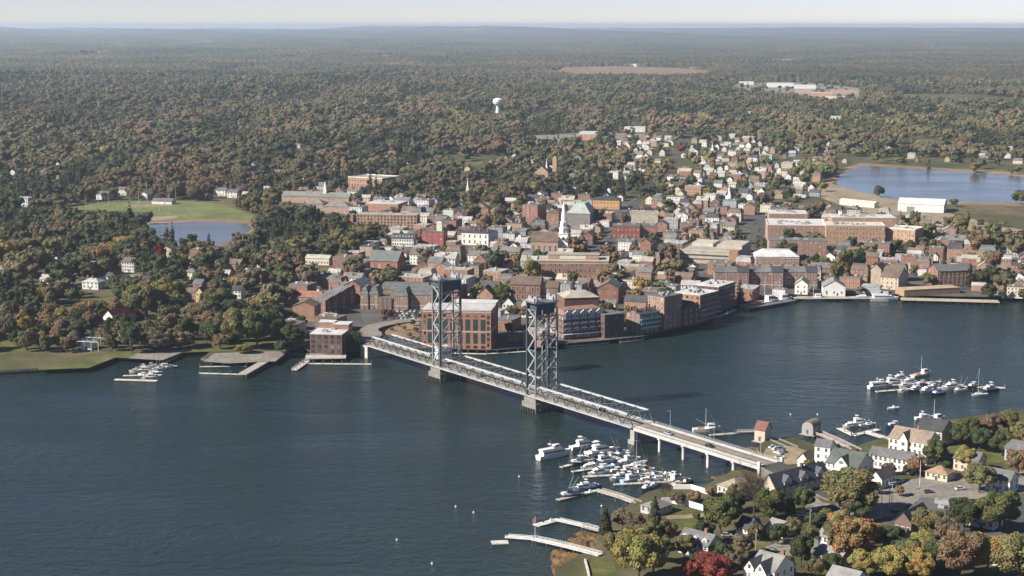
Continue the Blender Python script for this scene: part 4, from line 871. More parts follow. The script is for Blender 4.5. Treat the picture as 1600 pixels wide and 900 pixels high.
for k, x, y, h, s in (('motor_yacht', 912, 700, 35, 1.1), ('motor_yacht', 938, 709, 35, 1.2), ('motor_yacht', 925, 717, 215, 1), ('sport_boat', 903, 726, 205, 1.1), ('motor_yacht', 945, 722, 30, .9), ('sport_boat', 968, 712, 30, 1.1),
                      ('cabin_cruiser', 920, 733, 210, 1.1), ('cabin_cruiser', 942, 735, 205, 1.1), ('sport_boat', 960, 730, 35, 1), ('motor_yacht', 985, 722, 28, .9), ('sailboat', 992, 729, 30, 1.1), ('motor_yacht', 935, 742, 210, .9),
                      ('cabin_cruiser', 962, 741, 210, 1.2), ('cabin_cruiser', 978, 738, 35, 1), ('motor_yacht', 968, 750, 205, .85), ('cabin_cruiser', 998, 741, 30, 1), ('sport_boat', 1010, 738, 30, .9), ('motor_yacht', 988, 752, 25, .9),
                      ('cabin_cruiser', 1022, 744, 35, 1), ('cabin_cruiser', 1008, 753, 205, 1), ('cabin_cruiser', 1030, 750, 200, 1), ('sport_boat', 1010, 765, 240, .9), ('cabin_cruiser', 1022, 760, 250, 1), ('motor_yacht', 1055, 750, 60, .8),
                      ('cabin_cruiser', 1072, 756, 30, 1.1), ('cabin_cruiser', 955, 715, 30, 1), ('skiff', 1040, 742, 30, 1.2), ('skiff', 1048, 744, 30, 1.2), ('cabin_cruiser', 1000, 733, 210, 1), ('sport_boat', 930, 727, 30, .9), ('cabin_cruiser', 975, 727, 210, 1.1)):
    boat(k, x, y, h, s, group='boats in the island marina')
boat('sport_boat', 888, 777, 205, 1.1, 'sport-fishing boat at the outer end of the wooden pier'); boat('motor_yacht', 911, 765, 200, .85, 'small flybridge yacht moored beside the wooden pier'); boat('cabin_cruiser', 930, 763, 30, .9, 'cabin cruiser at the elbow of the wooden pier'); boat('skiff', 922, 771, 20, 1.3, 'open skiff lying along the wooden pier float')
boat('skiff', 861, 817, 20, 1.3, 'small skiff tied to the short grey float')
boat('fishing_boat', 1104, 674, 10, 1.0, 'masted fishing boat at the outer end of the shed dock')
for k, x, y, h, s in (('tour_yacht', 1376, 606, 20, .8), ('motor_yacht', 1395, 600, 20, 1), ('fishing_boat', 1440, 588, 25, 1), ('motor_yacht', 1405, 594, 200, .9), ('motor_yacht', 1420, 600, 200, .9), ('cabin_cruiser', 1415, 605, 200, 1.2), ('motor_yacht', 1430, 612, 215, .9),
                      ('motor_yacht', 1448, 613, 215, .9), ('cabin_cruiser', 1440, 603, 200, 1.2), ('cabin_cruiser', 1460, 606, 215, 1.2), ('sport_boat', 1465, 617, 215, 1), ('motor_yacht', 1485, 608, 205, 1), ('cabin_cruiser', 1412, 613, 200, 1), ('sport_boat', 1500, 612, 210, 1), ('cabin_cruiser', 1520, 606, 210, 1.2),
                      ('motor_yacht', 1545, 612, 210, 1), ('sailboat', 1530, 618, 200, 1)):
    boat(k, x, y, h, s, group='boats in the upper marina')
boat('skiff', 1396, 639, 10, 1.4, 'lone skiff drifting below the upper marina')
for k, x, y, h, s, l in (('motor_yacht', 1343, 663, 15, .9, 'flybridge yacht at the floating dock by the cream building'), ('cabin_cruiser', 1328, 668, 200, 1.1, 'cruiser on the outer corner of the island floating dock'), ('cabin_cruiser', 1356, 666, 15, 1.1, 'cruiser on the inner side of the island floating dock'),
                         ('cabin_cruiser', 1396, 668, 190, 1.2, 'cruiser lying just off the cream building'), ('fishing_boat', 1460, 660, 30, 1, 'masted work boat behind the cream building'), ('motor_yacht', 1445, 655, 10, .8, 'yacht half hidden behind the cream building'),
                         ('fishing_boat', 1272, 469, 5, 1.2, 'tug-like boat beside the ferry hall'), ('fishing_boat', 1196, 477, 20, 1.7, 'larger tug lying at the dark wharf below the brick row'), ('fishing_boat', 1218, 473, 18, 1.5, 'smaller tug ahead of the larger one at the dark wharf'), ('tour_yacht', 1382, 470, 3, 1.1, 'long white ferry yacht at the ferry wharf'), ('motor_yacht', 1345, 469, 178, 1.1, 'shorter ferry boat beside the long ferry yacht')):
    boat(k, x, y, h, s, l, group='moored boats')
for k, x, y, h, s in (('motor_yacht', 228, 580, 10, .8), ('cabin_cruiser', 213, 582, 190, 1.1), ('cabin_cruiser', 222, 576, 10, 1), ('cabin_cruiser', 238, 574, 10, 1), ('motor_yacht', 238, 591, 5, .8), ('cabin_cruiser', 250, 578, 10, 1.1), ('cabin_cruiser', 262, 575, 15, 1), ('cabin_cruiser', 226, 587, 185, 1), ('sailboat', 244, 583, 5, .8)):
    boat(k, x, y, h, s, group='boats at the park docks')
bpy.context.view_layer.update(); random.seed(31)
for o in ALLB:
    if o.name.startswith('tour'): continue
    o.rotation_euler.z += R(random.uniform(-7, 7)); hc = random.choices([None, (.03, .05, .12, 1), (.05, .06, .07, 1), (.55, .5, .4, 1), (.3, .42, .5, 1)], [7, 1.2, .7, 1.2, .5])[0]; cc = random.choice([None, (.05, .09, .22, 1), (.45, .38, .27, 1), (.6, .6, .58, 1), (.12, .13, .14, 1)])
    for ch in o.children:
        if hc and ch.name.startswith('hull'): ch.color = hc
        if cc and ch.name.startswith(('canopy', 'hardtop', 'boom')): ch.color = cc
# docks
def plank_path(name, pp, width, z, label, cat='dock', piles=True, rail=False, col=(.36, .33, .28, 1), railcol=WHB, zs=None, mat='wood'):
    P = [at(x, y, z) for x, y in pp]; 
    if zs: P = [at(x, y, q) for (x, y), q in zip(pp, zs)]
    r = empty(name, (P[0].x, P[0].y, 0), 0, label, cat); o0 = Vector((P[0].x, P[0].y, 0)); P = [p - o0 for p in P]
    for a, b in zip(P, P[1:]):
        dd = b - a; L = dd.length; s = strut('deck', r, a - dd.normalized() * .3, b + dd.normalized() * .3, width, .35, mat, col)
        n = Vector((-dd.y, dd.x, 0)).normalized() * (width / 2)
        k = max(1, int(L / 6))
        if piles:
            for i in range(k + 1):
                for sg in (-1, 1):
                    q = a + dd * (i / k) + n * sg * .85; strut('pile', r, (q.x, q.y, -2), (q.x, q.y, (q.z - .2) if z > 1 else q.z + 2.2), .32, None, 'wood', (.16, .13, .10, 1))
        if rail:
            for sg in (-1, 1):
                for zz in (.55, 1.05): strut('rail', r, a + n * sg + Vector((0, 0, zz)), b + n * sg + Vector((0, 0, zz)), .12, None, 'hull', railcol)
                for i in range(int(L / 2.2) + 1): q = a + dd * (i / max(1, int(L / 2.2))) + n * sg; strut('rail_post', r, q, q + Vector((0, 0, 1.1)), .1, None, 'hull', railcol)
    return r
PL = (.55, .53, .48, 1)
plank_path('pier', [(834, 842), (880, 852), (937, 867)], 3.2, 3.4, 'long white-railed pier running out over the rocky shore', 'pier', rail=True, col=(.62, .60, .56, 1))
plank_path('gangway', [(792, 839), (834, 842)], 2.2, 0, 'sloping gangway to the outermost white float', 'gangway', False, True, PL, zs=(.8, 3.4))
plank_path('floating_dock', [(769, 848), (793, 847)], 4.5, .5, 'square grey float at the tip of the white-railed pier', 'float', False, False, PL)
plank_path('pier', [(912, 822), (938, 829)], 3, 3.0, 'short wooden pier in front of the dark spruce', 'pier', True, True)
plank_path('gangway', [(872, 813), (912, 822)], 2, 0, 'lattice-railed gangway down to the short float', 'gangway', False, True, PL, zs=(.8, 3.0))
plank_path('floating_dock', [(838, 821), (872, 812)], 4, .5, 'grey float at the foot of the lattice gangway', 'float', False, False, PL)
plank_path('pier', [(937, 767), (965, 775), (998, 787)], 3.4, 2.6, 'wooden pier on piles reaching out from the grey-roofed dockhouse', 'pier', True, True, (.5, .46, .39, 1), (.5, .45, .38, 1))
plank_path('floating_dock', [(872, 781), (905, 773), (938, 765)], 3, .5, 'angled float beyond the wooden pier', 'float', False)
for i, pp in enumerate((((877, 730), (960, 708)), ((895, 737), (1010, 720)), ((912, 745), (1035, 738)), ((960, 757), (1062, 752)))):
    plank_path('marina_float', list(pp), 2.4, .5, ['outermost finger float of the island marina', 'second finger float of the island marina', 'third finger float of the island marina', 'innermost finger float of the island marina'][i], 'float', True, col=PL)
plank_path('marina_walkway', [(1070, 768), (1040, 748), (1000, 728), (955, 712)], 2.6, .5, 'spine walkway joining the island marina floats', 'dock', True, col=PL)
plank_path('floating_dock', [(1110, 680), (1150, 677), (1182, 675)], 3, .7, 'long low dock leading out to the fishing boat', 'dock', True, col=(.4, .37, .32, 1))
plank_path('gangway', [(1152, 675), (1180, 674)], 1.8, 1.6, 'railed gangway beside the red-roofed dock shed', 'gangway', False, True, PL)
plank_path('pier', [(1200, 684), (1240, 701)], 5, 2.8, 'broad planked pier behind the red-roofed shed', 'pier', True, True, (.42, .35, .29, 1), (.45, .42, .38, 1))
plank_path('pier', [(1270, 673), (1305, 688), (1340, 705)], 4.5, 2.8, 'long brown planked pier leading to the arched boathouse', 'pier', True, True, (.36, .27, .22, 1), (.6, .58, .53, 1))
plank_path('floating_dock', [(1312, 669), (1334, 680), (1372, 671)], 3.5, .5, 'L-shaped float with moored cruisers by the cream building', 'float', True, col=PL)
plank_path('gangway', [(1352, 676), (1392, 688)], 2, 0, 'white-railed gangway to the L-shaped float', 'gangway', False, True, PL, zs=(.8, 3))
plank_path('floating_dock', [(1370, 612), (1480, 603), (1570, 606)], 3, .5, 'main float of the upper marina', 'float', True, col=PL); plank_path('floating_dock', [(1385, 603), (1470, 596)], 3, .5, 'outer float of the upper marina', 'float', True, col=PL)
plank_path('floating_dock', [(180, 593), (245, 595)], 3.4, .5, 'outermost of the park finger floats', 'float', False, col=PL); plank_path('floating_dock', [(193, 587), (252, 586)], 2.4, .5, 'middle park finger float', 'float', False, col=PL); plank_path('floating_dock', [(225, 577), (276, 572)], 2.4, .5, 'inner park finger float', 'float', False, col=PL)
plank_path('gangway', [(224, 591), (252, 570), (283, 553)], 2.6, .7, 'long gangway joining the park floats to the promenade', 'gangway', True, False, PL)
plank_path('pier', [(418, 562), (378, 585)], 6, 2.6, 'broad wooden pier slanting out from the old wharf', 'pier', True, False, (.38, .35, .3, 1)); plank_path('floating_dock', [(312, 583), (376, 585)], 2.2, .5, 'outer float of the empty slip by the old wharf', 'float', True, col=PL); plank_path('floating_dock', [(312, 573), (385, 572)], 1.8, .5, 'inner float of the empty slip by the old wharf', 'float', True, col=PL)
plank_path('floating_dock', [(474, 568), (580, 569)], 2.6, .5, 'long float in front of the brick pier office', 'float', True, col=PL); plank_path('gangway', [(486, 560), (460, 578)], 4, .9, 'slanting dock left of the brick pier office', 'dock', True, True, PL)
plank_path('pile_deck', [(478, 558), (540, 557)], 12, 2.6, 'timber deck on piles below the brick pier office', 'deck', True, True, (.45, .42, .37, 1), (.6, .58, .54, 1))
plank_path('floating_dock', [(660, 551), (760, 553), (826, 549)], 2.4, .6, 'long float along the quay between the bridge towers', 'float', True, col=PL); plank_path('floating_dock', [(884, 541.5), (950, 535.5)], 3, .6, 'float below the blue-dormered condominiums', 'float', True, col=PL); plank_path('floating_dock', [(968, 534.5), (1003, 530.5)], 3, .6, 'dark float below the balcony house', 'float', True, col=(.3, .3, .3, 1)); plank_path('floating_dock', [(1120, 496), (1148, 484)], 3, .6, 'float under the harbour block', 'float', True, col=PL)
plank_path('wharf', [(1164, 480), (1235, 468)], 12, 2.4, 'dark tug wharf below the brick harbour-street row', 'wharf', True, True, (.2, .18, .16, 1), (.4, .38, .35, 1)); plank_path('wharf', [(1240, 465), (1400, 464.5)], 12, 2.2, 'ferry wharf in front of the white hall', 'wharf', True, False, (.36, .33, .29, 1)); plank_path('wharf', [(1408, 467), (1560, 471)], 12, 2.0, 'granite-faced salt wharf before the brown shed', 'wharf', True, False, (.42, .36, .28, 1))
# white sea walls
def wall_run(name, pp, h, th, col, label, mat='wall'):
    P = [at(x, y, GZ) for x, y in pp]; r = empty(name, P[0], 0, label, 'wall'); o0 = P[0].copy()
    for a, b in zip(P, P[1:]): strut('panel', r, a - o0 + Vector((0, 0, h / 2)), b - o0 + Vector((0, 0, h / 2)), th, h, mat, col)
wall_run('sea_wall', [(1034, 787), (1050, 786), (1075, 791), (1099, 798)], 2.6, .5, (.74, .73, .7, 1), 'curved white sea wall at the edge of the green lawn')
wall_run('sea_wall', [(1052, 764), (1080, 764), (1106, 772)], 2.2, .5, (.7, .69, .65, 1), 'white bulkhead beside the blue-covered boat')
wall_run('stone_edging', [(914, 876), (918, 890), (922, 910)], .8, .8, (.55, .52, .46, 1), 'pale stone edging above the weedy rocks', 'concrete')
for i, (x, y) in enumerate(((712, 792), (740, 801), (620, 844), (675, 881), (940, 791), (811, 745), (1235, 648), (1277, 648), (209, 641))):
    p = at(x, y, 0); r = empty('mooring_buoy', p, 0, None, 'buoy', 'mooring buoys'); r.scale = (.6, .6, .6); t = MB(); t.cyl(0, 0, -.2, .5, .75, .75, 10); t.cyl(0, 0, .5, 1.0, .75, .2, 10); t.build('float', M['hull'], r, WHB if i < 8 else (.05, .05, .05, 1)); t = MB(); t.cyl(0, 0, 1, 2.2, .09, .06, 5); t.build('staff', M['hull'], r, WHB)
    TOLABEL.append((r, 'white mooring buoy' if i < 8 else 'dark river buoy', x, y))
# cars
def car_proto():
    r = empty('parked_car', (0, 0, -950)); t = MB()
    t.box(-2.2, -.9, .35, 2.2, .9, .95, taper=.06); t.build('body', M['car'], r, WHB)
    t = MB(); t.box(-1.6, -.82, .95, 1.0, .82, 1.5, taper=.28); t.build('cabin_glass', M['glass'], r)
    t = MB(); t.box(-1.2, -.56, 1.5, .62, .56, 1.55); t.build('roof', M['car'], r, WHB)
    for x in (-1.35, 1.35):
        for y in (-.86, .86): t = MB(); t.cyl(0, 0, -.11, .11, .34, .34, 10); link('wheel', t.mesh('wheel', M['rubber']), r, None, Matrix.Translation((x, y, .34)) @ Matrix.Rotation(math.pi / 2, 4, 'X'))
    remember(r); return r
CAR = car_proto(); CUSED = [False]
CARC = {'white': (.7, .7, .68, 1), 'silver': (.4, .41, .42, 1), 'black': (.02, .02, .022, 1), 'dark blue': (.03, .05, .1, 1), 'red': (.25, .02, .02, 1), 'grey': (.13, .13, .135, 1)}
def car(px, py, hd, col, z=GZ + .1, s=1.0, label=None, pos=None):
    p = pos or at(px, py, z); o = CAR if not CUSED[0] else copy_tree(CAR); CUSED[0] = True
    o.location = (p.x, p.y, p.z); o.rotation_euler = (0, 0, R(hd)); o.scale = (s, s, s); tag(o, label, 'car', 'cars')
    CARCOL.append((o, CARC[col]))
    if not label: TOLABEL.append((o, f'{col} parked car', px, py))
CARCOL = []
names = list(CARC)
for row in range(4):
    for i in range(9):
        if random.random() < .82: car(615 + i * 6.6 + row * 2, 487 + row * 3.6, 80, random.choice(names[:4] + ['grey', 'white']))
for x, y, h, c in ((1207, 700, 40, 'white'), (1212, 703, 40, 'white'), (1218, 702, 40, 'silver'), (1222, 706, 130, 'grey'), (1215, 709, 130, 'white'), (1218, 716, 10, 'white'), (1386, 760, 5, 'white'), (1408, 753, 60, 'white'), (1400, 757, 60, 'silver'), (1290, 796, 20, 'red'), (1300, 794, 20, 'black'), (1270, 800, 15, 'black'), (1315, 790, 20, 'grey'), (1320, 808, 10, 'dark blue'), (1400, 800, 30, 'black'), (1420, 792, 30, 'grey'),
                   (1205, 862, 160, 'dark blue'), (1135, 838, 5, 'silver'), (1240, 810, 20, 'silver'), (1255, 806, 20, 'white'), (1450, 770, 15, 'grey'), (1500, 765, 15, 'white')):
    car(x, y, h, c, s=1.05)
random.seed(77)
for pts, n_, hd in ((((905, 425), (940, 395), (962, 360), (990, 318), (1022, 285), (1045, 255)), 26, 55), (((650, 392), (740, 392), (850, 398), (940, 395), (1050, 400)), 22, 5), (((1030, 352), (1062, 350)), 10, 80), (((1028, 357), (1068, 355)), 10, 80), (((480, 341), (545, 346)), 14, 80), (((1180, 345), (1188, 365), (1175, 393)), 10, 75), (((850, 219), (1000, 222)), 18, 10)):
    for k_ in range(n_):
        t_ = random.uniform(0, len(pts) - 1.001); i_ = int(t_); f_ = t_ - i_; car(pts[i_][0] * (1 - f_) + pts[i_ + 1][0] * f_ + random.uniform(-2, 2), pts[i_][1] * (1 - f_) + pts[i_ + 1][1] * f_ + random.uniform(-.4, .4), hd + random.choice((0, 180)), random.choice(names))
bw = Matrix.Translation((A.x, A.y, 0)) @ Matrix.Rotation(ang, 4, 'Z')
for s, y, c, l in ((LT + 22, 4.6, 'silver', 'silver car on the bridge just past the end of the truss'), (LT + 52, 5.0, 'black', 'dark pickup-sized car on the open bridge approach'), (LT * .86, 9.4, 'black', 'dark car inside the island-side truss span'), (LT * .45, 5, 'grey', 'grey car on the lift span roadway')):
    p = bw @ Vector((s, y, 8.92)); car(*pix(p.x, p.y, p.z), math.degrees(ang), c, s=1.1, label=l, pos=p)
# poles
def pole(px, py, h, label, arms=1, lamp=False, zz=GZ, group='utility poles', name='utility_pole'):
    p = at(px, py, zz); r = empty(name, p, R(20), label, 'pole', group)
    t = MB(); t.cyl(0, 0, 0, h, .2, .13, 7); t.build('shaft', M['wood'], r, (.34, .29, .23, 1) if not lamp else (.5, .5, .48, 1))
    for i in range(arms): t = MB(); t.box(-1.3, -.1, h - .9 - i * 1.2, 1.3, .1, h - .7 - i * 1.2); t.build('crossarm', M['wood'], r, (.3, .25, .2, 1))
    if lamp: t = MB(); t.box(-1.8, -.2, h, 1.8, .2, h + .5); t.build('lamp_bank', M['hull'], r, WHB)
    else: t = MB(); t.cyl(.35, 0, h - 3.2, h - 2.2, .25, .25, 8); t.build('transformer', M['steel'], r, (.4, .4, .4, 1))
pole(1265, 838, 14, 'tall utility pole with lamp arm in the dark street', 2); pole(1181, 860, 11, 'utility pole standing on the lawn behind the white house'); pole(1377, 805, 13, 'leftmost of three pale poles by the street corner', 0, True); pole(1389, 800, 12, 'middle of three pale poles by the street corner', 0, True); pole(1393, 796, 12, 'rightmost of three pale poles by the street corner', 0, True)
pole(1437, 763, 15, 'tall lamp pole on the traffic island', 1, True); pole(1435, 780, 6, 'short sign pole near the dark-roofed house', 1)
p = at(836, 841, 3.4); r = empty('flagpole', p, 0, 'white flagpole with drooping flag on the long pier', 'flagpole'); t = MB(); t.cyl(0, 0, 0, 9.5, .1, .06, 6); t.build('mast', M['hull'], r, WHB); t = MB(); t.quad((0, 0, 9), (-1.2, .2, 8.2), (-1.1, .25, 6.0), (0, 0, 6.8)); t.quad((0, .02, 6.8), (-1.1, .27, 6.0), (-1.2, .22, 8.2), (0, .02, 9)); t.build('flag', M['wall'], r, (.3, .08, .1, 1))
for i, (x, y) in enumerate(((135, 344), (170, 322), (203, 327), (217, 318), (154, 327), (183, 345), (265, 333), (275, 318), (249, 330), (230, 316))):
    pole(x, y, 20 if i % 3 else 25, None, 0, True, group='ball-field light masts', name='light_mast'); TOLABEL.append((bpy.context.scene.objects[-1] if False else [o for o in bpy.data.objects if o.name.startswith('light_mast')][-1], 'slim ball-field light mast', x, y))
for o, c in CARCOL:
    for ch in o.children:
        if ch.name.startswith(('body', 'roof')): ch.color = c
# ------------------------------------------------------------------ island houses
HW = dict(mat='wall')
b = B('tower_house', 'tall narrow white gabled house beside the brown pier', 'house', 1273, 1297, 696, 10.5, 8, -28, WH, RG, 'gable_x', 2.5, fl=3, nx=2, ny=2, **HW)
b = B('club_hall', 'white hall with dark roof and broad white pediment below the tower house', 'hall', 1291, 1340, 722, 6, 16, -40, WH, (.10, .115, .10, 1), 'gable_x', 5.5, fl=2, nx=6, ny=3, **HW)
t = MB(); w_ = b['_w']; t.box(w_ * .3, -1, 0, w_ * .72, 6, 6.2); t.quad((w_ * .28, -1.05, 6.2), (w_ * .74, -1.05, 6.2), (w_ * .51, -1.05, 10.2)); o = on_root(b, 'pediment_wing', t, 'wall', WH)
t = MB(); t.quad((w_ * .26, -1.4, 5.9), (w_ * .51, -1.4, 10.5), (w_ * .51, 8, 10.5), (w_ * .26, 8, 5.9)); t.quad((w_ * .76, -1.4, 5.9), (w_ * .76, 8, 5.9), (w_ * .51, 8, 10.5), (w_ * .51, -1.4, 10.5)); t.build('wing_roof', M['roof'], o, (.10, .115, .10, 1))
link('wing_window', win_mesh(2.0, 1.4), o, None, Matrix.Translation((w_ * .51, -1.08, 6.9)))
B('long_white_house', 'long white two-storey building with grey roof near the cream block', 'house', 1358, 1424, 709, 6.5, 9, -36, WH, RG, 'gable_x', 2.8, fl=2, nx=9, ny=2, **HW)
b = B('cream_house', 'large cream three-storey waterfront building with brown gables', 'apartments', 1389, 1449, 683, 10.5, 14, -40, (.66, .62, .48, 1), (.25, .2, .16, 1), 'gable_x', 4.5, fl=3, nx=8, ny=3, chim=((.6, .5),), **HW)
t = MB(); w_ = b['_w']; t.box(w_ * .3, -1.5, 0, w_ * .52, 7, 10.6); t.quad((w_ * .29, -1.55, 10.6), (w_ * .53, -1.55, 10.6), (w_ * .41, -1.55, 14.4)); o = on_root(b, 'gable_bay', t, 'wall', (.68, .64, .5, 1))
t = MB(); t.quad((w_ * .28, -1.9, 10.3), (w_ * .41, -1.9, 14.7), (w_ * .41, 7, 14.7), (w_ * .28, 7, 10.3)); t.quad((w_ * .54, -1.9, 10.3), (w_ * .54, 7, 10.3), (w_ * .41, 7, 14.7), (w_ * .41, -1.9, 14.7)); t.build('bay_roof', M['roof'], o, (.25, .2, .16, 1))
for z in (1.2, 4.6, 8): link('bay_window', win_mesh(1.6, 1.6), o, None, Matrix.Translation((w_ * .41, -1.52, z)))
B('dark_roofed_house', 'house with dark roof behind the cream waterfront building', 'house', 1432, 1472, 668, 8, 14, -40, (.45, .4, .32, 1), RD, 'gable_x', 4.5, fl=2, nx=5, ny=2, **HW)
B('garage', 'gabled grey garage with brick doors by the street', 'garage', 1358, 1378, 746, 4.6, 14, -40, (.66, .63, .58, 1), (.17, .13, .11, 1), 'gable_y', 3.4, fl=1, nx=1, ny=4, **HW)
b = B('restaurant', 'sprawling dark-roofed restaurant with dormers in the shade of the bridge end', 'restaurant', 1190, 1212, 757, 6.5, 36, -52, (.42, .36, .28, 1), (.07, .075, .085, 1), 'gable_y', 5.5, fl=2, nx=3, ny=9, mat='wall', chim=((.5, .6),))
for k in range(3):
    t = MB(); yy = 6 + k * 11; w_ = b['_w']; t.box(w_ * .62, yy, 6.5, w_ * .98, yy + 5, 8.6); t.quad((w_ * .985, yy - .3, 8.6), (w_ * .985, yy + 5.3, 8.6), (w_ * .985, yy + 2.5, 11)); o = on_root(b, 'dormer', t, 'wall', (.5, .5, .48, 1))
    t = MB(); t.quad((w_ * .4, yy + 2.5, 11.2), (w_ * 1.03, yy + 2.5, 11.2), (w_ * 1.03, yy - .6, 8.4), (w_ * .4, yy - .6, 8.4)); t.quad((w_ * .4, yy + 2.5, 11.2), (w_ * .4, yy + 5.6, 8.4), (w_ * 1.03, yy + 5.6, 8.4), (w_ * 1.03, yy + 2.5, 11.2)); t.build('dormer_roof', M['roof'], o, (.1, .1, .11, 1))
    link('dormer_window', win_mesh(2.2, 1.2), o, None, Matrix.Translation((w_ * .985 + .02, yy + 2.5, 6.9)) @ Matrix.Rotation(math.pi / 2, 4, 'Z'))
B('lodge', 'low lodge with tan hipped roof between bridge end and bare tree', 'house', 1121, 1150, 757, 4, 14, -48, (.56, .5, .4, 1), (.27, .235, .18, 1), 'hip', 3.2, fl=1, nx=4, ny=3, **HW)
B('small_barn', 'small cream barn with open dark doorway beside the tower house', 'barn', 1246, 1262, 716, 4, 10, -40, (.62, .55, .45, 1), RB, 'gable_y', 3, **HW)
B('tan_cottage', 'tan cottage with sandy hipped roof near the lamp pole', 'house', 1446, 1480, 736, 3.6, 10, -38, (.5, .42, .3, 1), (.33, .23, .14, 1), 'hip', 2.6, fl=1, nx=4, ny=2, **HW)
B('white_farmhouse', 'long white house with grey dormered roof behind the yellow tree', 'house', 1060, 1106, 842, 5.6, 10, -42, WH, RG, 'gable_x', 3.6, fl=2, nx=6, ny=2, dorm=3, chim=((.7, .5),), **HW)
B('shade_tinted_house', 'small house with gable tinted blue for shade on the lawn', 'house', 1150, 1168, 822, 5, 9, -48, (.6, .62, .64, 1), RD, 'gable_x', 3.6, fl=2, nx=3, ny=2, **HW)  # bluish wall colour puts the gable's cool shade into the paint
B('white_garage', 'low white garage with grey roof beside the street', 'garage', 1197, 1223, 822, 3.4, 9, -46, WH, (.24, .235, .215, 1), 'gable_x', 2.6, fl=1, nx=2, ny=1, **HW)
b = B('gabled_villa', 'large white villa with several grey gables at the picture bottom', 'house', 1172, 1210, 884, 7.5, 14, -42, WH, (.22, .22, .2, 1), 'gable_x', 4.5, fl=2, nx=5, ny=3, chim=((.85, .6),), **HW)
for u in (.18, .62):
    w_ = b['_w']; t = MB(); t.box(w_ * u - 2.6, -3.5, 0, w_ * u + 2.6, 5, 7.4); t.quad((w_ * u - 2.7, -3.55, 7.4), (w_ * u + 2.7, -3.55, 7.4), (w_ * u, -3.55, 11)); o = on_root(b, 'gable_wing', t, 'wall', WH)
    t = MB(); t.quad((w_ * u - 3.1, -4, 7.1), (w_ * u, -4, 11.4), (w_ * u, 7, 11.4), (w_ * u - 3.1, 7, 7.1)); t.quad((w_ * u + 3.1, -4, 7.1), (w_ * u + 3.1, 7, 7.1), (w_ * u, 7, 11.4), (w_ * u, -4, 11.4)); t.build('wing_roof', M['roof'], o, (.22, .22, .2, 1))
    for z in (1.2, 4.6, 7.9): link('wing_window', win_mesh(1.4, 1.5), o, None, Matrix.Translation((w_ * u, -3.52, z)))
B('white_cottage', 'white cottage with pale grey roof beneath the orange tree', 'house', 1272, 1312, 866, 5, 10, -42, WH, (.27, .26, .24, 1), 'gable_x', 3.2, fl=2, nx=4, ny=2, chim=((.3, .5),), **HW)
B('narrow_house', 'narrow white house with steep roof left of the orange tree', 'house', 1279, 1293, 836, 6.5, 9, -42, WH, (.24, .23, .22, 1), 'gable_x', 3, fl=2, nx=2, ny=2, **HW)
B('grey_cottage', 'grey-roofed cottage at the picture bottom right of the villa', 'house', 1292, 1336, 900, 4.6, 10, -40, (.6, .6, .56, 1), (.25, .25, .235, 1), 'gable_x', 3, fl=1, nx=4, ny=2, **HW)
B('dark_barn', 'dark brown barn with black roof by the asphalt yard', 'barn', 1398, 1424, 812, 5.5, 18, -40, (.14, .1, .08, 1), RD, 'gable_y', 4, fl=1, nx=3, ny=4, **HW)
B('dark_store', 'low dark flat-roofed store right of the brown barn', 'store', 1420, 1480, 796, 4, 20, -30, (.2, .18, .16, 1), (.12, .115, .11, 1), fl=1, nx=6, ny=3, units=3, **HW)
B('dark_house', 'dark-walled house with black roof before the brown barn', 'house', 1380, 1408, 838, 4.5, 10, -42, (.3, .28, .26, 1), RD, 'gable_x', 3.5, fl=1, nx=3, ny=2, **HW)
for xl, y, c, l in ((1515, 800, WH, 'white house nearest the right edge of the island'), (1550, 860, CREAM, 'cream house in the bottom right corner'), (1540, 745, WH, 'white house beyond the street at the right edge'), (1490, 715, TANW, 'tan house right of the cream waterfront building'), (1570, 700, GREYW, 'grey house at the far right of the island')):
    B('island_house', l, 'house', xl, xl + 38, y, 6, 10, -40, c, RG, 'gable_x', 3.5, fl=2, nx=4, ny=2, **HW)
# sheds over the water
def on_piles(b, z):
    w_, d_ = b['_w'], b['_d']; t = MB()
    for x in (0.4, w_ / 2, w_ - .4):
        for y in (.4, d_ / 2, d_ - .4): t = MB(); t.cyl(x, y, -z - 2, -.3, .25, .25, 6); on_root(b, 'pile', t, 'wood', (.14, .11, .09, 1))
    t = MB(); t.box(-1, -1, -.8, w_ + 1, d_ + 1, -.45); on_root(b, 'platform', t, 'wood', (.33, .3, .26, 1))
b = B('dock_shed', 'small weathered shed with red roof on piles at the pier', 'shed', 1179, 1187, 670, 6, 7.5, -36, (.45, .38, .3, 1), (.19, .085, .065, 1), 'gable_x', 3.5, z0=2.6, lw=6, **HW); on_piles(b, 2.6)
b = B('pile_boathouse', 'grey shingled boathouse with white arched end standing on piles', 'boathouse', 1253, 1262, 666, 3.6, 9.5, -36, (.3, .28, .26, 1), (.2, .18, .14, 1), 'barrel', 3.0, z0=2.6, lw=6.4, **HW); on_piles(b, 2.6)
B('dockhouse', 'low grey-roofed dockhouse at the head of the wooden pier', 'dockhouse', 1001, 1026, 789, 3.4, 11, -44, (.4, .37, .33, 1), (.22, .205, .185, 1), 'hip', 2.4, fl=1, nx=3, ny=3, **HW)
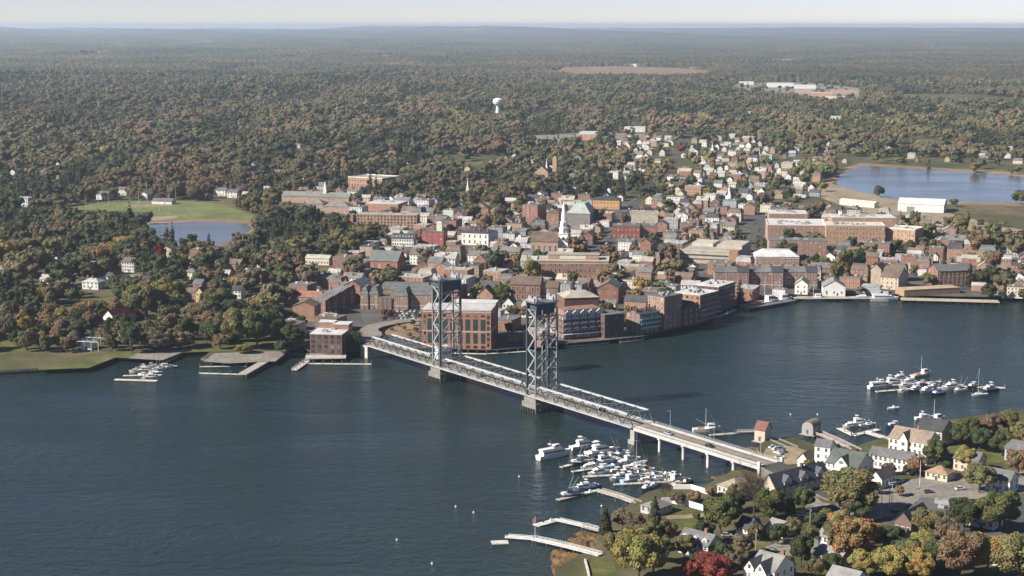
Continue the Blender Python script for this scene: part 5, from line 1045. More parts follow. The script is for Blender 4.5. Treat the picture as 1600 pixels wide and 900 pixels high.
# left-bank houses
B('red_roofed_barn', 'white gabled barn with a dark red roof in the waterfront park', 'barn', 161, 177, 494, 6, 24, -28, WH, RRED, 'gable_y', 4.5, fl=1, nx=2, **HW)
B('red_house', 'barn-red house next to the yellow gable', 'house', 290, 305, 457, 7, 11, -14, (.28, .06, .05, 1), RB, 'gable_x', 3, fl=2, nx=4, **HW); B('yellow_house', 'bright yellow gable-fronted house beside the red house', 'house', 305.5, 316, 456, 8, 12, -14, (.58, .42, .17, 1), RB, 'gable_y', 3.5, fl=2, nx=2, **HW)
B('red_house', 'second red house behind the yellow gable', 'house', 301, 315, 443, 7, 10, -14, (.26, .06, .055, 1), RG, 'gable_x', 3, fl=2, nx=3, **HW); B('white_house', 'white two-storey house with black roof among the park trees', 'house', 352, 376, 453, 6.5, 10, -12, WH, RD, 'gable_x', 3, fl=2, nx=5, chim=((.5, .5),), **HW)
B('yellow_house', 'small yellow house below the round brown trees', 'house', 458, 470, 428, 7, 9, -14, YEL, RB, 'gable_x', 3, fl=2, nx=3, chim=((.5, .5),), **HW); B('white_long_house', 'long cream house with pale roof at the edge of the woods', 'house', 477, 514, 403, 6, 11, -14, CREAM, (.4, .4, .33, 1), 'gable_x', 2.5, fl=1, nx=8, **HW)
B('mansion', 'white-porticoed mansion showing through left-bank trees', 'house', 190, 209, 409, 9, 12, -14, WH, RG, 'gable_x', 3, fl=3, nx=5, **HW); B('white_house', 'white house with chimneys at the left-bank lawn', 'house', 128, 153, 440, 6, 11, -18, WH, (.45, .45, .44, 1), 'hip', 3, fl=2, nx=4, chim=((.2, .4), (.5, .4)), **HW); B('cream_house', 'cream gabled house behind the red-roofed barn', 'house', 196, 212, 484, 6, 10, -14, CREAM, RG, 'gable_y', 3, fl=2, nx=2, **HW)
b = B('stage_house', 'white park stage with an open roof frame', 'stage', 126, 142, 536, 4.4, 9, -12, (.62, .62, .6, 1), (.3, .31, .3, 1), **HW)
for x in (0, 5, 10, 15):
    for y in (-5, 9): t = MB(); t.cyl(x, y, 0, 6.4, .2, .2, 6); on_root(b, 'frame_post', t, 'hull', (.6, .6, .58, 1))
for y in (-5, 9): t = MB(); t.box(0, y - .2, 6.4, 15, y + .2, 6.8); on_root(b, 'frame_beam', t, 'hull', (.6, .6, .58, 1))
for x in (0, 3.8, 7.5, 11.2, 15): t = MB(); t.box(x - .15, -5, 6.8, x + .15, 9, 7.1); on_root(b, 'frame_rafter', t, 'hull', (.6, .6, .58, 1))
for i, (xl, xr, y, lab) in enumerate(((333, 352, 297, 'white house beside the ball field outfield'), (354, 370, 300, 'second white house right of the ball field'), (150, 168, 303, 'white house behind the left end of the ball field'), (183, 197, 296, 'white gable in the trees behind the ball field'), (237, 268, 314, 'low pavilion on the far side of the ball field'))):
    B('white_house', lab, 'house', xl, xr, y, 7 if i < 4 else 3.5, 12, -14, WH, RG, 'gable_x', 3, fl=2 if i < 4 else 0, nx=3, **HW)
# ------------------------------------------------------------------ ordinary houses of the town
def house_proto(name, w, d, h, rt, rh, mat, fl, chim, ell=False):
    r = empty(name, (0, 0, -990)); rm, wl = roof_shape(rt, w, d, h, rh, .4, .25)
    def sh(mb): mb.v = [(x - w / 2, y - d / 2, z) for x, y, z in mb.v]; return mb
    wb = MB(); wb.box(0, 0, -.5, w, d, h)
    for f in wl.f: wb.quad(*[wl.v[i] for i in f])
    if ell: wb.box(w * .55, d, -.5, w * .95, d + 5, h * .7)
    sh(wb).build('wall', M[mat], r)
    if ell: rm.box(w * .55 - .3, d + .3, h * .7, w * .95 + .3, d + 5.3, h * .7 + .35)
    sh(rm).build('roof', M['roof'], r)
    for fx, fy in chim:
        c = MB(); zt = h + (rh if rt != 'flat' else .2); c.box(w * fx - .5, d * fy - .45, h * .8, w * fx + .5, d * fy + .45, zt + 1.4); sh(c).build('chimney', M['brick'], r, BR1)
    t = MB(); fh = h / fl
    for side, L in (('f', w), ('r', d), ('l', d)):
        n = max(2, int(L / 3))
        for i in range(n):
            for k in range(fl):
                m4 = side_mat(side, w, d, L * (i + .5) / n, k * fh + fh * .3, .03)
                t.quad(*[m4 @ Vector(q) for q in ((-.62, 0, -.1), (.62, 0, -.1), (.62, 0, 1.6), (-.62, 0, 1.6))], m=1); t.quad(*[m4 @ Vector(q) for q in ((-.46, -.03, 0), (.46, -.03, 0), (.46, -.03, 1.5), (-.46, -.03, 1.5))])
    if rt == 'flat':
        for a, b_ in ((.2, .3), (.65, .5)): c = MB(); c.box(w * a, d * b_, h + .4, w * a + 2, d * b_ + 1.6, h + 1.5); sh(c).build('rooftop_unit', M['concrete'], r, (.42, .42, .42, 1))
    tag(sh(t).build('windows', [M['glass'], M['trim']], r), kind='stuff')
    remember(r); return r
HP = {'wood': [house_proto('clapboard_house', 9, 11, 6.2, 'gable_y', 3.4, 'wall', 2, ((.5, .4),)), house_proto('clapboard_house', 12, 9, 6, 'gable_x', 3.2, 'wall', 2, ((.15, .5), (.85, .5))), house_proto('clapboard_house', 11, 10, 6.2, 'hip', 3, 'wall', 2, ((.3, .4),), True), house_proto('clapboard_house', 8, 12, 5.4, 'gable_y', 4, 'wall', 2, (), True), house_proto('clapboard_house', 15, 9, 6.4, 'gable_x', 3.4, 'wall', 2, ((.3, .5), (.7, .5)))],
      'brick': [house_proto('brick_building', 12, 13, 9.2, 'gable_x', 3.5, 'brick', 3, ((.04, .5), (.96, .5))), house_proto('flat_roofed_shop', 16, 15, 9.5, 'flat', 0, 'brick', 3, ()), house_proto('brick_building', 11, 15, 8.5, 'gable_y', 4, 'brick', 3, ((.2, .6), (.8, .4))), house_proto('brick_building', 14, 13, 9, 'mansard', 3.6, 'brick', 3, ((.1, .5), (.9, .5))), house_proto('flat_roofed_shop', 22, 16, 10, 'flat', 0, 'brick', 3, ()), house_proto('brick_building', 17, 11, 7.5, 'gable_x', 3.4, 'brick', 2, ((.04, .5), (.5, .5), (.96, .5)))]}
HDIM = {'wood': [(9, 11), (12, 9), (11, 11), (8, 13), (15, 9)], 'brick': [(12, 13), (16, 15), (11, 15), (14, 13), (22, 16), (17, 11)]}
PUSED = set()
WCOL = [('white', WH, 8), ('cream', CREAM, 3), ('pale grey', (.42, .44, .45, 1), 2), ('tan', TANW, 2), ('yellow', (.52, .42, .22, 1), 1), ('brown', (.22, .16, .12, 1), 1), ('blue-grey', (.24, .3, .36, 1), 1)]
BCOL = [('red brick', (.27, .125, .08, 1), 5), ('orange brick', (.34, .185, .115, 1), 4), ('dark brick', (.19, .095, .068, 1), 2), ('tan brick', (.33, .235, .16, 1), 3), ('white-painted', WH, 3.5), ('cream', CREAM, 2), ('grey-painted', (.34, .35, .36, 1), 2)]
RCOL = [('grey', (.16, .155, .15, 1), 3), ('dark', (.075, .075, .078, 1), 2), ('brown', (.17, .13, .10, 1), 3), ('pale', (.36, .35, .33, 1), 3), ('tan', RT, 1.5), ('slate-green', RGG, 1)]
def pick(rows): return random.choices(rows, [r[2] for r in rows])[0]
def place_house(kind, p, rot, i, px, py, small=False):
    pr = HP[kind][i]; o = pr if pr.name not in PUSED else copy_tree(pr); 
    o.location = (p[0], p[1], GZ + float(terr(np.array(p[0]), np.array(p[1])))); o.rotation_euler = (0, 0, R(rot)); s = random.uniform(.55, .66) if small else random.uniform(.72, 1.08); o.scale = (s, s, s * random.uniform(.9, 1.12))
    wn_, wc, _ = pick(WCOL if kind == 'wood' else BCOL); rn, rc, _ = pick(RCOL); j = random.uniform(.85, 1.12)
    shop = kind == 'brick' and i in (1, 4)
    tag(o, None, 'house' if kind == 'wood' else 'shop' if shop else 'brick building', 'ordinary houses of the town' if kind == 'wood' else 'flat-roofed shops of the town' if shop else 'ordinary brick buildings of the town')
    HCOL.append((o, tuple(c * j for c in wc[:3]) + (1,), rc))
    PUSED.add(pr.name)
    TOLABEL.append((o, f'{wn_} clapboard house, {rn} roof' if kind == 'wood' else f'{wn_} flat-roofed shop, {rn} roof' if shop else f'{wn_} building, {rn} roof', px, py))
HCOL = []
RES = [(925, 318), (975, 262), (960, 225), (1010, 190), (1060, 172), (1130, 165), (1170, 205), (1235, 262), (1290, 285), (1265, 330), (1180, 332), (1060, 316)]
LEFTB = [(-60, 520), (-60, 392), (205, 388), (300, 392), (420, 372), (545, 372), (555, 400), (530, 425), (432, 480), (425, 500), (330, 488), (200, 490), (90, 470)]
WOODS = [(-60, 340), (-60, 175), (300, 165), (700, 185), (900, 190), (960, 215), (985, 262), (930, 316), (850, 308), (720, 328), (660, 316), (560, 298), (430, 330), (380, 325), (330, 312), (90, 318)]
EAST = [(1130, 250), (1180, 190), (1330, 190), (1640, 200), (1640, 258), (1480, 256), (1345, 250), (1290, 262), (1240, 262)]
FARW = [(-60, 175), (-60, 110), (1640, 110), (1640, 190), (1130, 185), (900, 188), (300, 165)]
FOREV = []
NOGO = [(556, 560), (566, 500), (690, 484), (700, 560)]
HX = np.array(HERO)
def hides(px, py, D, h, half, share):
    """would something h metres tall here cover most of a landmark's front?"""
    m = F / (D * CP + CAMH * SP); top = py - h * m * .97; half = half * m
    k = (HX[:, 4] > D + 2) & (px + half > HX[:, 0] + 2) & (px - half < HX[:, 1] - 2) & (top < HX[:, 2] + share * (HX[:, 3] - HX[:, 2])) & (py > HX[:, 2])
    return bool(k.any())
def try_houses(poly, pitch, p, mix, cap, rot0=-20, xr=(-900, 1350), D=(1050, 3000), small=False):
    n = 0; ca, sa = math.cos(R(rot0)), math.sin(R(rot0)); C = []
    k = int(2800 / pitch)
    for i in range(-k, k):
        for j in range(-k, k):
            a, b_ = i * pitch + random.uniform(-.15, .15) * pitch, j * pitch + random.uniform(-.15, .15) * pitch
            x, y = a * ca - b_ * sa, 1500 + a * sa + b_ * ca
            if D[0] < y < D[1]:
                C.append((x, y))
    C = np.array(C); PX, PY = pix(C[:, 0], C[:, 1]); ok = inpoly(PX, PY, poly); C, PX, PY = C[ok], PX[ok], PY[ok]
    o = np.argsort(C[:, 1]) if poly is not RES else rng.permutation(len(C))
    for q in o:
        if n >= cap: break
        if random.random() > p: continue
        x0_, y0_ = float(PX[q]), float(PY[q])
        if hides(x0_, y0_, C[q][1], 8 if small else 12.5, 4.5 if small else 7, .72 if small else .6) or inpoly([x0_], [y0_], NOGO).any(): continue
        kind = 'brick' if random.random() < mix else 'wood'; i = random.choices(range(len(HP[kind])), [1, 2.2, 1, 1, 1.5, 1][:len(HP[kind])])[0]; i = random.choice((1, 1, 1, 4, 5)) if small and kind == 'brick' else i; L, W = (v * (.62 if small else 1) for v in HDIM[kind][i]); rot = rot0 + random.choice((0, 0, 0, 90, -90)) + random.uniform(-4, 4)
        if occ_rect(C[q], R(rot), L, W, False, 1.5): continue
        occ_rect(C[q], R(rot), L, W, True, 1.0); place_house(kind, C[q], rot, i, float(PX[q]), float(PY[q]), small); n += 1
        if poly is not TOWN and poly is not LEFTB:
            m_ = F / (C[q][1] * CP + CAMH * SP); e_ = float(terr(np.array(C[q][0]), np.array(C[q][1]))) * m_; occ_rect((C[q][0] * .992, C[q][1] - 12), 0, 14, 16, True)
            HERO.append((x0_ - 3.5 * m_, x0_ + 3.5 * m_, y0_ - e_ - 9 * m_, y0_ - e_ - (0 if poly is not LEFTB else 4 * m_), C[q][1]))
    return n
random.seed(5)
NH = [try_houses(TOWN, 16.5, .9, .92, 600, -20), try_houses(LEFTB, 32, .5, .3, 38, -15), try_houses(TOWN, 13.5, .9, .85, 170, -20, small=True), try_houses(RES, 21, .55, .25, 145, -24), try_houses(WOODS, 55, .42, .05, 80, -15), try_houses(EAST, 50, .35, .1, 28, -15), try_houses(FARW, 150, .1, .1, 24, -10, D=(2500, 4600))]
print('houses', NH)
bpy.context.view_layer.update()
for o, wc, rc in HCOL:
    for ch in o.children:
        if ch.name.startswith('wall'): ch.color = wc
        elif ch.name.startswith('roof') and not ch.name.startswith('rooftop'): ch.color = rc
# ------------------------------------------------------------------ trees
def crown(seed, H, Wd, nl, nq, size, core=2, low=.25, conical=False, lobe=(.26, .4), corek=.66):
    """leaf clumps spread over uneven lobes, with darker masses of foliage inside; local z from the ground"""
    rs = random.Random(seed); mb = MB(); lobes = []
    zc, rz, rx = H * (low + (1 - low) / 2), H * (1 - low) / 2, Wd / 2
    if conical:
        for i in range(nl):
            t = i / (nl - 1); r = rx * (1 - t) ** .8 * .72 + .35
            lobes.append((Vector((rs.uniform(-.1, .1) * rx, rs.uniform(-.1, .1) * rx, H * (.08 + .9 * t))), r, .75))
    else:
        lobes.append((Vector((0, 0, zc)), rx * .62, .95 * rz / rx))
        for i in range(nl):
            a = i * 2.4 + rs.uniform(-.5, .5); t = rs.uniform(-.75, .85); k = math.sqrt(max(.05, 1 - t * t)) * rs.uniform(.5, .78)
            lobes.append((Vector((rx * k * math.cos(a), rx * k * math.sin(a), zc + rz * t * .72)), rx * rs.uniform(*lobe), rs.uniform(.7, 1.0)))
    for c, r, sq in lobes:
        bm = bmesh.new(); bmesh.ops.create_icosphere(bm, subdivisions=core, radius=1)
        n0 = len(mb.v)
        for v in bm.verts:
            d = v.co.normalized(); k = r * corek * (1 + .28 * noise.noise(d * 2.3 + c))
            mb.v.append((c.x + d.x * k, c.y + d.y * k, c.z + d.z * k * sq))
        for f in bm.faces: mb.f.append(tuple(n0 + v.index for v in f.verts)); mb.m.append(0)
        bm.free()
    tot = sum(r * r for _, r, _ in lobes)
    for c, r, sq in lobes:
        for _ in range(int(nq * r * r / tot)):
            d = Vector((rs.gauss(0, 1), rs.gauss(0, 1), rs.gauss(.15, 1))).normalized()
            p = c + Vector((d.x, d.y, d.z * sq)) * r * rs.uniform(.78, 1.16)
            if any((p - c2).length < r2 * .72 for c2, r2, _ in lobes if c2 is not c): continue
            n = (d + Vector((rs.gauss(0, .5), rs.gauss(0, .5), rs.gauss(.1, .5)))).normalized(); a = n.orthogonal().normalized(); b_ = n.cross(a); t = rs.uniform(0, 6.28)
            a, b_ = a * math.cos(t) + b_ * math.sin(t), b_ * math.cos(t) - a * math.sin(t); s = size * rs.uniform(.5, 1.25)
            mb.quad(p - a * s - b_ * s * .5, p + a * s * .3 - b_ * s * .8, p + a * s + b_ * s * .5, p - a * s * .3 + b_ * s * .8)
    return mb
def trunk(seed, H, Wd, r0, limbs=6, bare=False):
    rs = random.Random(seed); mb = MB(); p = Vector((0, 0, -.4)); n = 4; ax = []
    for i in range(n):
        q = p + Vector((rs.uniform(-.3, .3), rs.uniform(-.3, .3), H * .62 / n)); mb.tube(p, q, r0 * (1 - i / n * .6), r0 * (1 - (i + 1) / n * .6), 6); ax.append(q); p = q
    def limb(a, d, L, r, depth):
        b_ = a + d * L; mb.tube(a, b_, r, r * .45, 4)
        if depth:
            for _ in range(3 if bare else 2):
                e = (d + Vector((rs.gauss(0, .45), rs.gauss(0, .45), rs.uniform(0, .5)))).normalized(); limb(a + d * L * rs.uniform(.5, .95), e, L * .62, r * .5, depth - 1)
    for i in range(limbs):
        a = ax[rs.randrange(0, n)] if bare else ax[rs.randrange(1, n)]; t = i * 2.4 + rs.uniform(-.4, .4); limb(a, Vector((math.cos(t) * .75, math.sin(t) * .75, .75)).normalized(), Wd * (.38 if bare else .3), r0 * .5, 3 if bare else 1)
    return mb
CR = {}; TR = {}
for k in range(4): CR['near', k] = crown(20 + k, 12, 11, 26, 15000, .27, 1, .12, lobe=(.15, .32), corek=.6).mesh('crown', M['leaf']); TR['near', k] = trunk(20 + k, 12, 11, .36).mesh('trunk', M['bark'])
for k in range(4): CR['mid', k] = crown(40 + k, 12, 11, 16, 2400, .5, 1, .1, lobe=(.18, .36), corek=.72).mesh('crown', M['leaf']); TR['mid', k] = trunk(40 + k, 12, 11, .34, 4).mesh('trunk', M['bark'])
for k in range(2): CR['spruce', k] = crown(60 + k, 14, 6.5, 11, 3600, .36, 1, 0, True).mesh('crown', M['leaf']); TR['spruce', k] = trunk(60 + k, 10, 3, .25, 2).mesh('trunk', M['bark'])
CR['bare', 0] = crown(80, 13, 11, 12, 260, .25, 1, .3).mesh('crown', M['leaf']); TR['bare', 0] = trunk(81, 13, 11, .3, 12, True).mesh('trunk', M['bark'])
_tw = MB(); _rs = random.Random(3)
for _ in range(420):
    d = Vector((_rs.gauss(0, 1), _rs.gauss(0, 1), _rs.gauss(.6, .8))).normalized(); c0 = Vector((d.x * 4.6, d.y * 4.6, 7.4 + d.z * 4.6)) * 1; a0 = Vector((0, 0, 6)).lerp(c0, _rs.uniform(.45, .7)); _tw.tube(a0, c0 + Vector((_rs.gauss(0, .4), _rs.gauss(0, .4), _rs.gauss(.3, .4))), .05, .02, 3)
CR['bare', 0] = _tw.mesh('crown', M['bark'])
TINT = {'dark green': (.055, .07, .034, 1), 'green': (.085, .098, .042, 1), 'olive': (.14, .13, .062, 1), 'yellow-green': (.2, .18, .065, 1), 'golden': (.27, .2, .07, 1), 'rust-brown': (.18, .125, .08, 1), 'orange': (.23, .145, .07, 1), 'red': (.165, .042, .036, 1), 'grey-brown': (.15, .12, .085, 1)}
TW = [('dark green', 7), ('green', 6.5), ('olive', 8), ('yellow-green', 1.8), ('golden', .5), ('rust-brown', 3.6), ('orange', .9), ('red', .1), ('grey-brown', 5.5)]
NT = [0]
def tree(px, py, wpx, hpx, tint, cls='near', label=None, z=GZ, pos=None, k=None, group='trees'):
    p = pos or at(px, py, z); zc = p.y * CP - (z - CAMH) * SP; wm, hm = wpx * zc / F, hpx * zc / F
    k = random.randrange(4 if cls in ('near', 'mid') else 2 if cls == 'spruce' else 1) if k is None else k
    bw_, bh_ = (6.5, 14) if cls == 'spruce' else (11, 13 if cls == 'bare' else 12)
    nm = 'spruce_tree' if cls == 'spruce' else 'bare_tree' if cls == 'bare' else 'broadleaf_tree'
    r = empty(nm, p, random.uniform(0, 6.28), label, 'tree', group)
    u_ = random.uniform(.86, 1.12); s = (wm / bw_ * u_, wm / bw_ / u_, hm / bh_); j = random.uniform(.85, 1.15) * (1.3 if cls == 'near' else 1.1); c = TINT[tint]
    cr = link('crown', CR[cls, k], r, tuple(v * j for v in c[:3]) + (1,)); cr.scale = s; tk = link('trunk', TR[cls, k], r); tk.scale = s
    NT[0] += 1; occ_rect(p, 0, wm * .5, wm * .5, True)
    if not label: TOLABEL.append((r, f'{tint} ' + {'spruce': 'narrow spruce tree', 'bare': 'leafless tree'}.get(cls, 'broadleaf tree'), px, py))
random.seed(9)
for a in ((1325, 806, 92, 78, 'olive', 'near', 'biggest olive-green tree, standing before the grey garage'), (1127, 838, 62, 72, 'green', 'near', 'full green tree between the sea wall and the blue-shaded house'), (1205, 815, 58, 56, 'green', 'near', 'dark green tree in front of the restaurant'), (1256, 800, 38, 42, 'green', 'near', 'smaller green tree by the street behind the restaurant'),
          (998, 912, 84, 92, 'yellow-green', 'near', 'large yellow-green tree on the point left of the white house'), (1022, 838, 30, 64, 'dark green', 'spruce', 'dense dark spruce in front of the sea wall'), (946, 834, 25, 44, 'dark green', 'spruce', 'small pointed spruce at the water edge by the short pier'),
          (972, 828, 34, 34, 'grey-brown', 'near', 'brownish shrub-like tree between the two spruces'), (958, 868, 34, 40, 'olive', 'near', 'olive bush-like tree at the landward end of the long pier'), (1042, 852, 34, 44, 'olive', 'near', 'olive tree behind the dark spruce'), (1112, 915, 66, 56, 'red', 'near', 'brilliant red tree at the picture bottom'), (1078, 912, 34, 42, 'red', 'near', 'smaller red tree left of the brilliant red one'), (1145, 905, 36, 48, 'grey-brown', 'near', 'dark brown tree right of the red tree'),
          (1333, 884, 84, 84, 'orange', 'near', 'big orange-tinged tree above the white cottage'), (1300, 860, 40, 50, 'olive', 'near', 'olive tree left half of the orange clump'), (1385, 908, 56, 60, 'yellow-green', 'near', 'yellow-green tree right of the orange one'), (1430, 910, 58, 58, 'golden', 'near', 'golden-yellow tree in the lower right'), (1452, 842, 58, 50, 'olive', 'near', 'dull olive tree before the dark store'), (1252, 886, 40, 58, 'dark green', 'near', 'dark narrow tree between villa and white cottage'),
          (1150, 800, 34, 36, 'dark green', 'near', 'dark tree between the leafless tree and the full green tree'), (1232, 812, 30, 34, 'dark green', 'near', 'dark tree on the street side of the restaurant'), (1180, 845, 26, 30, 'olive', 'near', 'olive tree behind the lawn utility pole'), (1130, 880, 34, 36, 'dark green', 'near', 'dark tree right of the white farmhouse'), (1035, 880, 34, 46, 'olive', 'near', 'olive tree beside the large yellow-green tree'), (975, 880, 40, 50, 'yellow-green', 'near', 'yellow-green tree at the tip of the point'),
          (1310, 838, 40, 44, 'golden', 'near', 'golden tree behind the orange clump'), (1360, 860, 44, 50, 'orange', 'near', 'orange tree at the right of the orange clump'), (1300, 900, 34, 40, 'dark green', 'near', 'dark tree below the white cottage'), (1262, 860, 24, 40, 'olive', 'near', 'slim olive tree beside the dark narrow tree'), (1200, 795, 26, 26, 'dark green', 'near', 'small dark tree under the restaurant eaves'), (1340, 812, 50, 40, 'dark green', 'near', 'dark tree in the shade of the biggest olive tree'), (1290, 815, 22, 22, 'olive', 'near', 'small olive tree at the street bend'),
          (1440, 870, 40, 44, 'yellow-green', 'near', 'yellow-green tree above the golden one'), (1395, 860, 36, 44, 'dark green', 'near', 'dark tree between orange clump and brown barn'), (1275, 905, 34, 36, 'olive', 'near', 'olive tree at the bottom between villa and cottage'), (1090, 890, 30, 30, 'dark green', 'near', 'dark tree between white farmhouse and red tree'), (1400, 726, 16, 14, 'dark green', 'near', 'low dark tree in front of the cream building'), (1475, 745, 26, 26, 'dark green', 'near', 'dark tree behind the tan cottage'), (1110, 775, 20, 16, 'rust-brown', 'near', 'rusty thicket at the lodge shore'),
          (1100, 850, 36, 40, 'dark green', 'near', 'dark tree in front of the lawn left of the white farmhouse'), (1215, 850, 36, 36, 'dark green', 'near', 'dark tree between white garage and villa'), (1160, 870, 36, 40, 'grey-brown', 'near', 'brown tree on the villa side of the lawn'), (1240, 838, 30, 32, 'olive', 'near', 'olive tree beside the white garage'), (1320, 850, 44, 50, 'olive', 'near', 'olive tree inside the orange clump'), (1415, 900, 50, 60, 'olive', 'near', 'olive tree between the two yellow trees'), (1350, 905, 50, 50, 'yellow-green', 'near', 'low yellow-green tree below the orange clump'), (1480, 860, 50, 56, 'grey-brown', 'near', 'grey-brown tree right of the dull olive tree'), (1070, 872, 34, 40, 'olive', 'near', 'olive tree hiding the left corner of the white farmhouse'), (1020, 900, 50, 60, 'olive', 'near', 'olive tree right of the large yellow-green tree at the bottom'), (1190, 905, 30, 30, 'dark green', 'near', 'low dark tree before the villa'), (1140, 820, 30, 34, 'green', 'near', 'green tree left of the blue-shaded house'), (1088, 812, 16, 14, 'olive', 'near', 'small olive tree at the end of the sea wall'), (990, 838, 34, 40, 'grey-brown', 'near', 'brown tree left of the dense spruce'), (1010, 860, 44, 50, 'olive', 'near', 'olive tree below the dense spruce'), (1505, 830, 50, 56, 'dark green', 'near', 'dark tree at the right edge of the yard'), (1440, 832, 40, 40, 'grey-brown', 'near', 'grey-brown tree against the dark store'), (1540, 900, 60, 70, 'golden', 'near', 'golden tree near the bottom right corner'), (1150, 782, 30, 30, 'grey-brown', 'near', 'brown tree beside the tan-roofed lodge'), (1285, 752, 20, 20, 'olive', 'near', 'olive tree behind the restaurant roof'),
          (1490, 690, 34, 34, 'olive', 'near', None),
          (1515, 684, 36, 36, 'green', 'near', None),
          (1545, 680, 36, 36, 'rust-brown', 'near', None),
          (1575, 676, 40, 38, 'olive', 'near', None),
          (1530, 705, 40, 40, 'dark green', 'near', None),
          (1565, 712, 40, 44, 'green', 'near', None),
          (1598, 700, 40, 44, 'olive', 'near', None),
          (1510, 735, 36, 40, 'yellow-green', 'near', None),
          (1590, 745, 44, 48, 'rust-brown', 'near', None),
          (1440, 722, 20, 20, 'olive', 'near', None),
          (1418, 742, 18, 18, 'dark green', 'near', None),
          (1368, 772, 20, 20, 'olive', 'near', None),
          (1345, 760, 20, 18, 'green', 'near', None),
          (1262, 732, 16, 15, 'olive', 'near', None),
          (1405, 775, 18, 18, 'rust-brown', 'near', None),
          (1462, 728, 40, 46, 'green', 'near', 'green tree right of the cream waterfront building'), (1178, 808, 52, 78, 'grey-brown', 'bare', 'leafless tree in front of the restaurant'), (1432, 744, 34, 36, 'rust-brown', 'near', 'reddish tree at the end of the long white building'), (1388, 742, 22, 20, 'grey-brown', 'near', 'small brown tree before the long white building'), (1345, 888, 30, 40, 'dark green', 'near', 'dark tree under the orange clump'), (1410, 885, 60, 50, 'dark green', 'near', 'shadowy dark tree behind the golden tree'), (1462, 890, 40, 50, 'dark green', 'near', 'shadowy dark tree at the lower right corner of the yard'),
          (1225, 905, 40, 40, 'dark green', 'near', 'dark tree at the picture bottom beside the villa'), (1060, 790, 26, 24, 'grey-brown', 'near', 'brown thicket behind the curved sea wall'), (1085, 785, 26, 20, 'rust-brown', 'near', 'low rusty thicket behind the sea wall'), (1040, 778, 22, 26, 'grey-brown', 'bare', 'small bare tree by the dockhouse'), (1166, 838, 30, 26, 'dark green', 'near', 'low dark tree beside the blue-shaded house'),
          (1305, 706, 18, 14, 'dark green', 'near', 'small dark bush-tree behind the tower house'), (1336, 712, 14, 14, 'rust-brown', 'near', 'small rusty tree at the landward end of the brown pier'), (1500, 905, 80, 80, 'rust-brown', 'near', 'rusty tree in the bottom right corner'), (1560, 830, 70, 70, 'green', 'near', 'green tree at the right edge of the island'), (1530, 770, 50, 50, 'olive', 'near', 'olive tree beside the white house at the right edge'), (1595, 915, 80, 90, 'olive', 'near', 'olive tree at the bottom right edge'), (1500, 700, 36, 40, 'green', 'near', 'green tree behind the tan house'),
          (1180, 826, 20, 20, 'olive', 'near', 'low olive tree in the yard of the white garage'), (1110, 872, 22, 24, 'dark green', 'near', 'dark shrub-like tree against the white farmhouse'), (1275, 822, 34, 22, 'dark green', 'near', 'dark tree beside the tall utility pole'), (1220, 740, 14, 12, 'olive', 'near', 'small tree beside the bridge ramp')):
    tree(a[0], a[1], a[2] * 1.04, a[3] * 1.02, *a[4:6], a[6], group='island trees')
for a in ((143, 524, 34, 40, 'rust-brown'), (178, 533, 32, 42, 'dark green'), (206, 551, 42, 52, 'dark green'), (246, 550, 40, 36, 'grey-brown'), (228, 500, 66, 62, 'olive'), (262, 492, 70, 60, 'yellow-green'), (246, 500, 36, 50, 'green'), (272, 498, 44, 46, 'olive'), (210, 478, 36, 36, 'yellow-green'), (312, 522, 62, 52, 'grey-brown'), (300, 520, 40, 40, 'olive'), (342, 488, 54, 42, 'olive'), (365, 500, 40, 36, 'dark green'), (375, 545, 62, 70, 'olive'), (402, 545, 60, 66, 'green'), (425, 530, 44, 50, 'dark green'), (456, 545, 40, 42, 'dark green'), (440, 552, 28, 22, 'dark green'), (448, 440, 27, 34, 'rust-brown'), (466, 428, 24, 32, 'rust-brown'),
          (448, 478, 46, 32, 'grey-brown'), (345, 545, 30, 26, 'rust-brown'), (285, 545, 34, 30, 'rust-brown'), (270, 545, 30, 36, 'grey-brown'), (226, 545, 26, 30, 'rust-brown'), (330, 525, 50, 44, 'rust-brown'), (390, 520, 50, 40, 'grey-brown'), (382, 552, 34, 16, 'yellow-green'), (250, 412, 20, 34, 'red'), (288, 425, 24, 30, 'golden'), (170, 410, 44, 34, 'golden'), (155, 420, 40, 40, 'rust-brown'), (195, 395, 46, 30, 'golden'), (205, 420, 34, 34, 'olive'), (225, 430, 40, 40, 'dark green'), (525, 512, 10, 13, 'yellow-green'), (640, 527, 9, 8, 'olive'), (650, 519, 10, 9, 'green'), (632, 516, 8, 8, 'olive'), (652, 534, 9, 9, 'yellow-green'), (622, 511, 9, 8, 'rust-brown'), (645, 509, 10, 10, 'dark green'), (612, 517, 8, 6, 'olive'), (600, 495, 12, 14, 'grey-brown'), (655, 498, 9, 10, 'dark green'), (610, 498, 14, 16, 'red'), (600, 503, 12, 12, 'rust-brown'), (788, 478, 32, 36, 'green'), (800, 490, 22, 14, 'olive'), (740, 470, 24, 24, 'dark green'), (1325, 430, 40, 46, 'olive'), (1340, 425, 30, 40, 'dark green'), (1275, 425, 26, 30, 'dark green'), (1290, 428, 26, 30, 'olive'), (832, 440, 36, 40, 'yellow-green'), (845, 420, 26, 32, 'green'), (960, 440, 18, 30, 'yellow-green'), (1232, 380, 20, 26, 'green'), (1400, 395, 24, 24, 'golden'), (1420, 400, 24, 28, 'green')):
    tree(*a, 'near' if a[1] > 470 else 'mid', group='park and street trees')
